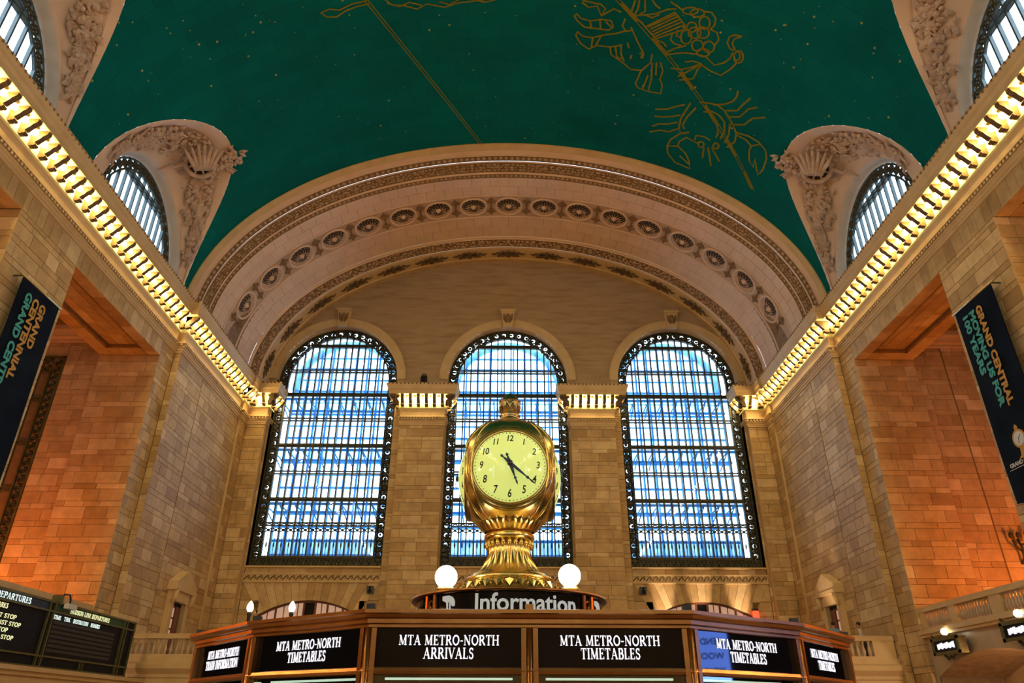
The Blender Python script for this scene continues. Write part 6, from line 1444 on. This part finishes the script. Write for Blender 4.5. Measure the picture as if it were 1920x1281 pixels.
# globe lamps beside the clock
for s, (x, y, z) in ((-1, (-0.612, 6.5, 2.70)), (1, (0.465, 6.5, 2.715))):
    g = empty('globe_lamp', (x, y, 2.559), f"white glass globe lamp {'left' if s < 0 else 'right'} of the clock stand", 'lamp', 'globe lamps on the drum')
    m = MB(); m.lathe([(0.095, 2.559), (0.095, 2.572), (0.08, 2.58), (0.072, 2.588), (0.085, 2.598), (0.072, 2.608), (0.062, 2.625)], 28, (x, y, 0)); o = m.build('base', 'brass', g); smooth_by_angle(o, 40)
    m = MB(); m.ball((x, y, z), 0.0975, 32, 20); m.build('globe', 'globe', g, smooth=True)

# ================================================================== SMALL THINGS
for x, lab in ((-11.13, 'flame-shaped lamp on a black post over the booth roof, leftmost'), (-9.32, 'flame-shaped lamp on a black post in front of the arched doorway')):
    t = empty('torch_lamp', (x, 33.0, 0), lab, 'lamp', 'flame lamps on posts')
    m = MB(); m.lathe([(0.3, 0), (0.3, 0.2), (0.12, 0.35), (0.09, 0.6), (0.07, 5.5), (0.1, 5.6), (0.08, 5.7)], 14, (x, 33, 0)); m.build('post', 'black', t, smooth=True)
    m = MB(); m.lathe([(0.08, 5.7), (0.13, 5.78), (0.145, 5.87), (0.115, 6.0), (0.055, 6.1), (0.008, 6.15)], 16, (x, 33, 0)); m.build('flame_bulb', 'flame', t, smooth=True)
for x, lab in ((-8.4, 'small black loudspeaker on the wall between left window and clock'), (8.45, 'small black loudspeaker on the wall between clock and right window')):
    o = empty('loudspeaker', (x, YW + 0.1, 8.65), lab, 'speaker')
    m = MB(); m.bx(x - 0.2, x + 0.2, YW - 0.2, YW + 0.08, 8.43, 8.88); b_ = m.build('cabinet', 'black', o)
    for z, r in ((8.57, 0.13), (8.77, 0.07)): m = MB(); m.lathe([(r, 0.0), (r, 0.02), (r * 0.7, 0.0), (0.001, 0.01)], 14, (x, YW - 0.2, z), axes((1, 0, 0), (0, 0, 1), (0, -1, 0)).to_3x3(), cap=False); m.build('cone', 'board', o)
o = empty('cornice_floodlight', (-5.8, 45.25, 22.15), 'small dark floodlight standing on the left pier capital', 'floodlight')
m = MB(); m.box((-5.8, 45.25, 22.5), (0.3, 0.22, 0.42)); m.build('housing', 'black', o)
m = MB(); m.tube([(-6.0, 45.25, 22.15), (-6.0, 45.25, 22.6), (-5.9, 45.25, 22.85), (-5.7, 45.25, 22.85), (-5.6, 45.25, 22.6), (-5.6, 45.25, 22.15)], 0.04, 6); m.build('yoke', 'black', o)
o = empty('beacon', (15.2, 46.3, 6.2), 'small red lit beacon beside the right arched doorway', 'beacon')
m = MB(); m.lathe([(0.03, 6.2), (0.03, 6.95)], 8, (15.2, 46.25, 0)); m.build('stem', 'black', o)
m = MB(); m.lathe([(0.22, 6.95), (0.22, 7.05), (0.2, 7.1), (0.18, 7.5), (0.1, 7.6)], 14, (15.2, 46.25, 0)); m.build('lens', 'red', o, smooth=True)
m = MB(); m.lathe([(0.2, 7.5), (0.2, 7.62), (0.05, 7.66)], 14, (15.2, 46.25, 0)); m.build('cap', 'black', o, smooth=True)

# lit service screen on the right wall, mirrored in the booth's glass
sc = empty('service_screen', (17.6, 2.9, 2.4), 'blue lit service notice screen on the right wall, mirrored in booth glass', 'screen')
m = MB(); m.bx(17.6, 17.75, 1.75, 3.93, 2.45, 4.6); m.build('case', 'black', sc)
m = MB(); m.bx(17.58, 17.6, 1.8, 3.88, 2.5, 4.55); m.build('display', 'screen_blue', sc)
for k, tx in enumerate(('NO REGU', 'KEND', 'WOODLA', 'YONKE')):
    me = sans(tx, 0.22, 0.004, 0.004); put_mesh('lettering', me, 'navy', sc, axes((0, -1, 0), (0, 0, 1), (-1, 0, 0), (17.57, 3.75, 3.75 - 0.36 * k)))
m = MB(); m.bx(17.75, 18.32, 1.9, 2.0, 2.6, 4.4); m.bx(17.75, 18.32, 3.6, 3.7, 2.6, 4.4); m.build('wall_mount', 'black', sc)

# ================================================================== PEOPLE on the end balcony
def skin(name, joints, edges, mat, parent, root_joint, sub=2):
    idx = {k: i for i, k in enumerate(joints)}
    me = bpy.data.meshes.new(name); me.from_pydata([joints[k][0] for k in joints], [(idx[a], idx[b]) for a, b in edges], []); o = bpy.data.objects.new(name, me); COL.objects.link(o); o.parent = parent
    md = o.modifiers.new('Skin', 'SKIN'); md.use_smooth_shade = True
    lay = me.skin_vertices[0] if me.skin_vertices else None
    if lay is None:
        bpy.context.view_layer.objects.active = o
    for k, i in idx.items():
        r = joints[k][1]; me.skin_vertices[0].data[i].radius = (r, r) if not isinstance(r, tuple) else r; me.skin_vertices[0].data[i].use_root = (k == root_joint)
    sd = o.modifiers.new('Subsurf', 'SUBSURF'); sd.levels = sub; sd.render_levels = sub; me.materials.append(M[mat]); return o
def person(x, y, z, rz, label, shirt, lean=0.0):
    root = empty('person', (x, y, z), label, 'person', rotz=rz)
    J = {'pel': ((0, 0, 0.95), (0.16, 0.11)), 'waist': ((0, 0.01 + lean * 0.3, 1.1), (0.145, 0.10)), 'chest': ((0, 0.02 + lean * 0.7, 1.32), (0.17, 0.115)), 'neck0': ((0, 0.02 + lean, 1.46), 0.065), 'neck1': ((0, 0.035 + lean, 1.53), 0.052), 'head0': ((0, 0.05 + lean, 1.60), (0.072, 0.085)), 'head1': ((0, 0.045 + lean, 1.69), (0.076, 0.095)), 'head2': ((0, 0.035 + lean, 1.745), (0.05, 0.06))}
    E = [('pel', 'waist'), ('waist', 'chest'), ('chest', 'neck0'), ('neck0', 'neck1'), ('neck1', 'head0'), ('head0', 'head1'), ('head1', 'head2')]
    for s, n in ((-1, 'l'), (1, 'r')):
        J.update({n + 'sh': ((s * 0.19, 0.02 + lean * 0.8, 1.40), 0.065), n + 'el': ((s * 0.25, 0.03 + lean * 0.5, 1.12), 0.045), n + 'wr': ((s * 0.22, 0.19 + lean, 0.98), 0.03), n + 'pa': ((s * 0.21, 0.27 + lean, 0.97), (0.036, 0.018)), n + 'hip': ((s * 0.09, 0, 0.88), 0.09), n + 'kn': ((s * 0.1, 0.02, 0.49), 0.06), n + 'an': ((s * 0.1, -0.01, 0.09), 0.042), n + 'toe': ((s * 0.12, 0.17, 0.03), (0.04, 0.028))})
        E += [('chest', n + 'sh'), (n + 'sh', n + 'el'), (n + 'el', n + 'wr'), (n + 'wr', n + 'pa'), ('pel', n + 'hip'), (n + 'hip', n + 'kn'), (n + 'kn', n + 'an'), (n + 'an', n + 'toe')]
        for k in range(4):
            L = (0.07, 0.08, 0.075, 0.06)[k]; b = ((s * 0.21 + (k - 1.5) * 0.018), 0.30 + lean, 0.97); J[f'{n}f{k}a'] = (b, 0.009); J[f'{n}f{k}b'] = ((b[0], b[1] + L * 0.55, b[2] - 0.008), 0.008); J[f'{n}f{k}c'] = ((b[0], b[1] + L * 0.9, b[2] - 0.03), 0.007); E += [(n + 'pa', f'{n}f{k}a'), (f'{n}f{k}a', f'{n}f{k}b'), (f'{n}f{k}b', f'{n}f{k}c')]
        J[n + 'th'] = ((s * 0.21 - s * 0.045, 0.27 + lean, 0.965), 0.009); J[n + 'th2'] = ((s * 0.21 - s * 0.055, 0.31 + lean, 0.95), 0.008); E += [(n + 'pa', n + 'th'), (n + 'th', n + 'th2')]
    skin('body', J, E, 'skin', root, 'pel', 1)
    pick = lambda ks, g: {k: (J[k][0], tuple(q + g for q in J[k][1]) if isinstance(J[k][1], tuple) else J[k][1] + g) for k in ks}
    ks = ['pel', 'waist', 'chest', 'neck0', 'lsh', 'lel', 'lwr', 'rsh', 'rel', 'rwr']; sj = pick(ks, 0.018); sj['neck0'] = ((0, 0.02 + lean, 1.44), 0.085)
    skin('shirt', sj, [e for e in E if e[0] in ks and e[1] in ks], shirt, root, 'pel')
    ks = ['pel', 'lhip', 'lkn', 'lan', 'rhip', 'rkn', 'ran']; skin('trousers', pick(ks, 0.022), [e for e in E if e[0] in ks and e[1] in ks], 'trousers', root, 'pel')
    h = MB(); h.ball((0, 0.02 + lean, 1.705), (0.092, 0.108, 0.095), 16, 10); h.build('hair', 'hair', root, smooth=True, local=True)
    f = MB(); f.ball((0, 0.145 + lean, 1.655), (0.014, 0.022, 0.022), 8, 6)
    for s in (-1, 1): f.ball((s * 0.083, 0.05 + lean, 1.655), (0.012, 0.022, 0.032), 8, 6)
    f.build('nose_and_ears', 'skin', root, smooth=True, local=True)
    for s in (-1, 1): e = MB(); e.ball((s * 0.032, 0.132 + lean, 1.675), (0.012, 0.008, 0.008), 8, 6); e.build('eye', 'black', root, local=True)
    e = MB(); e.ball((0, 0.132 + lean, 1.605), (0.025, 0.008, 0.007), 8, 6); e.build('mouth', 'door_wood', root, local=True)
    sh = MB()
    for s in (-1, 1): sh.ball((s * 0.11, 0.06, 0.045), (0.05, 0.14, 0.045), 10, 6)
    sh.build('shoes', 'black', root, smooth=True, local=True)
    return root
person(15.95, 37.3, BALC, math.radians(-10), 'person in a blue shirt seen from behind on the end balcony', 'blue_shirt')
person(17.35, 37.4, BALC, math.radians(60), 'person in a pale shirt leaning forward at the right end of the balcony', 'pale_shirt', 0.08)
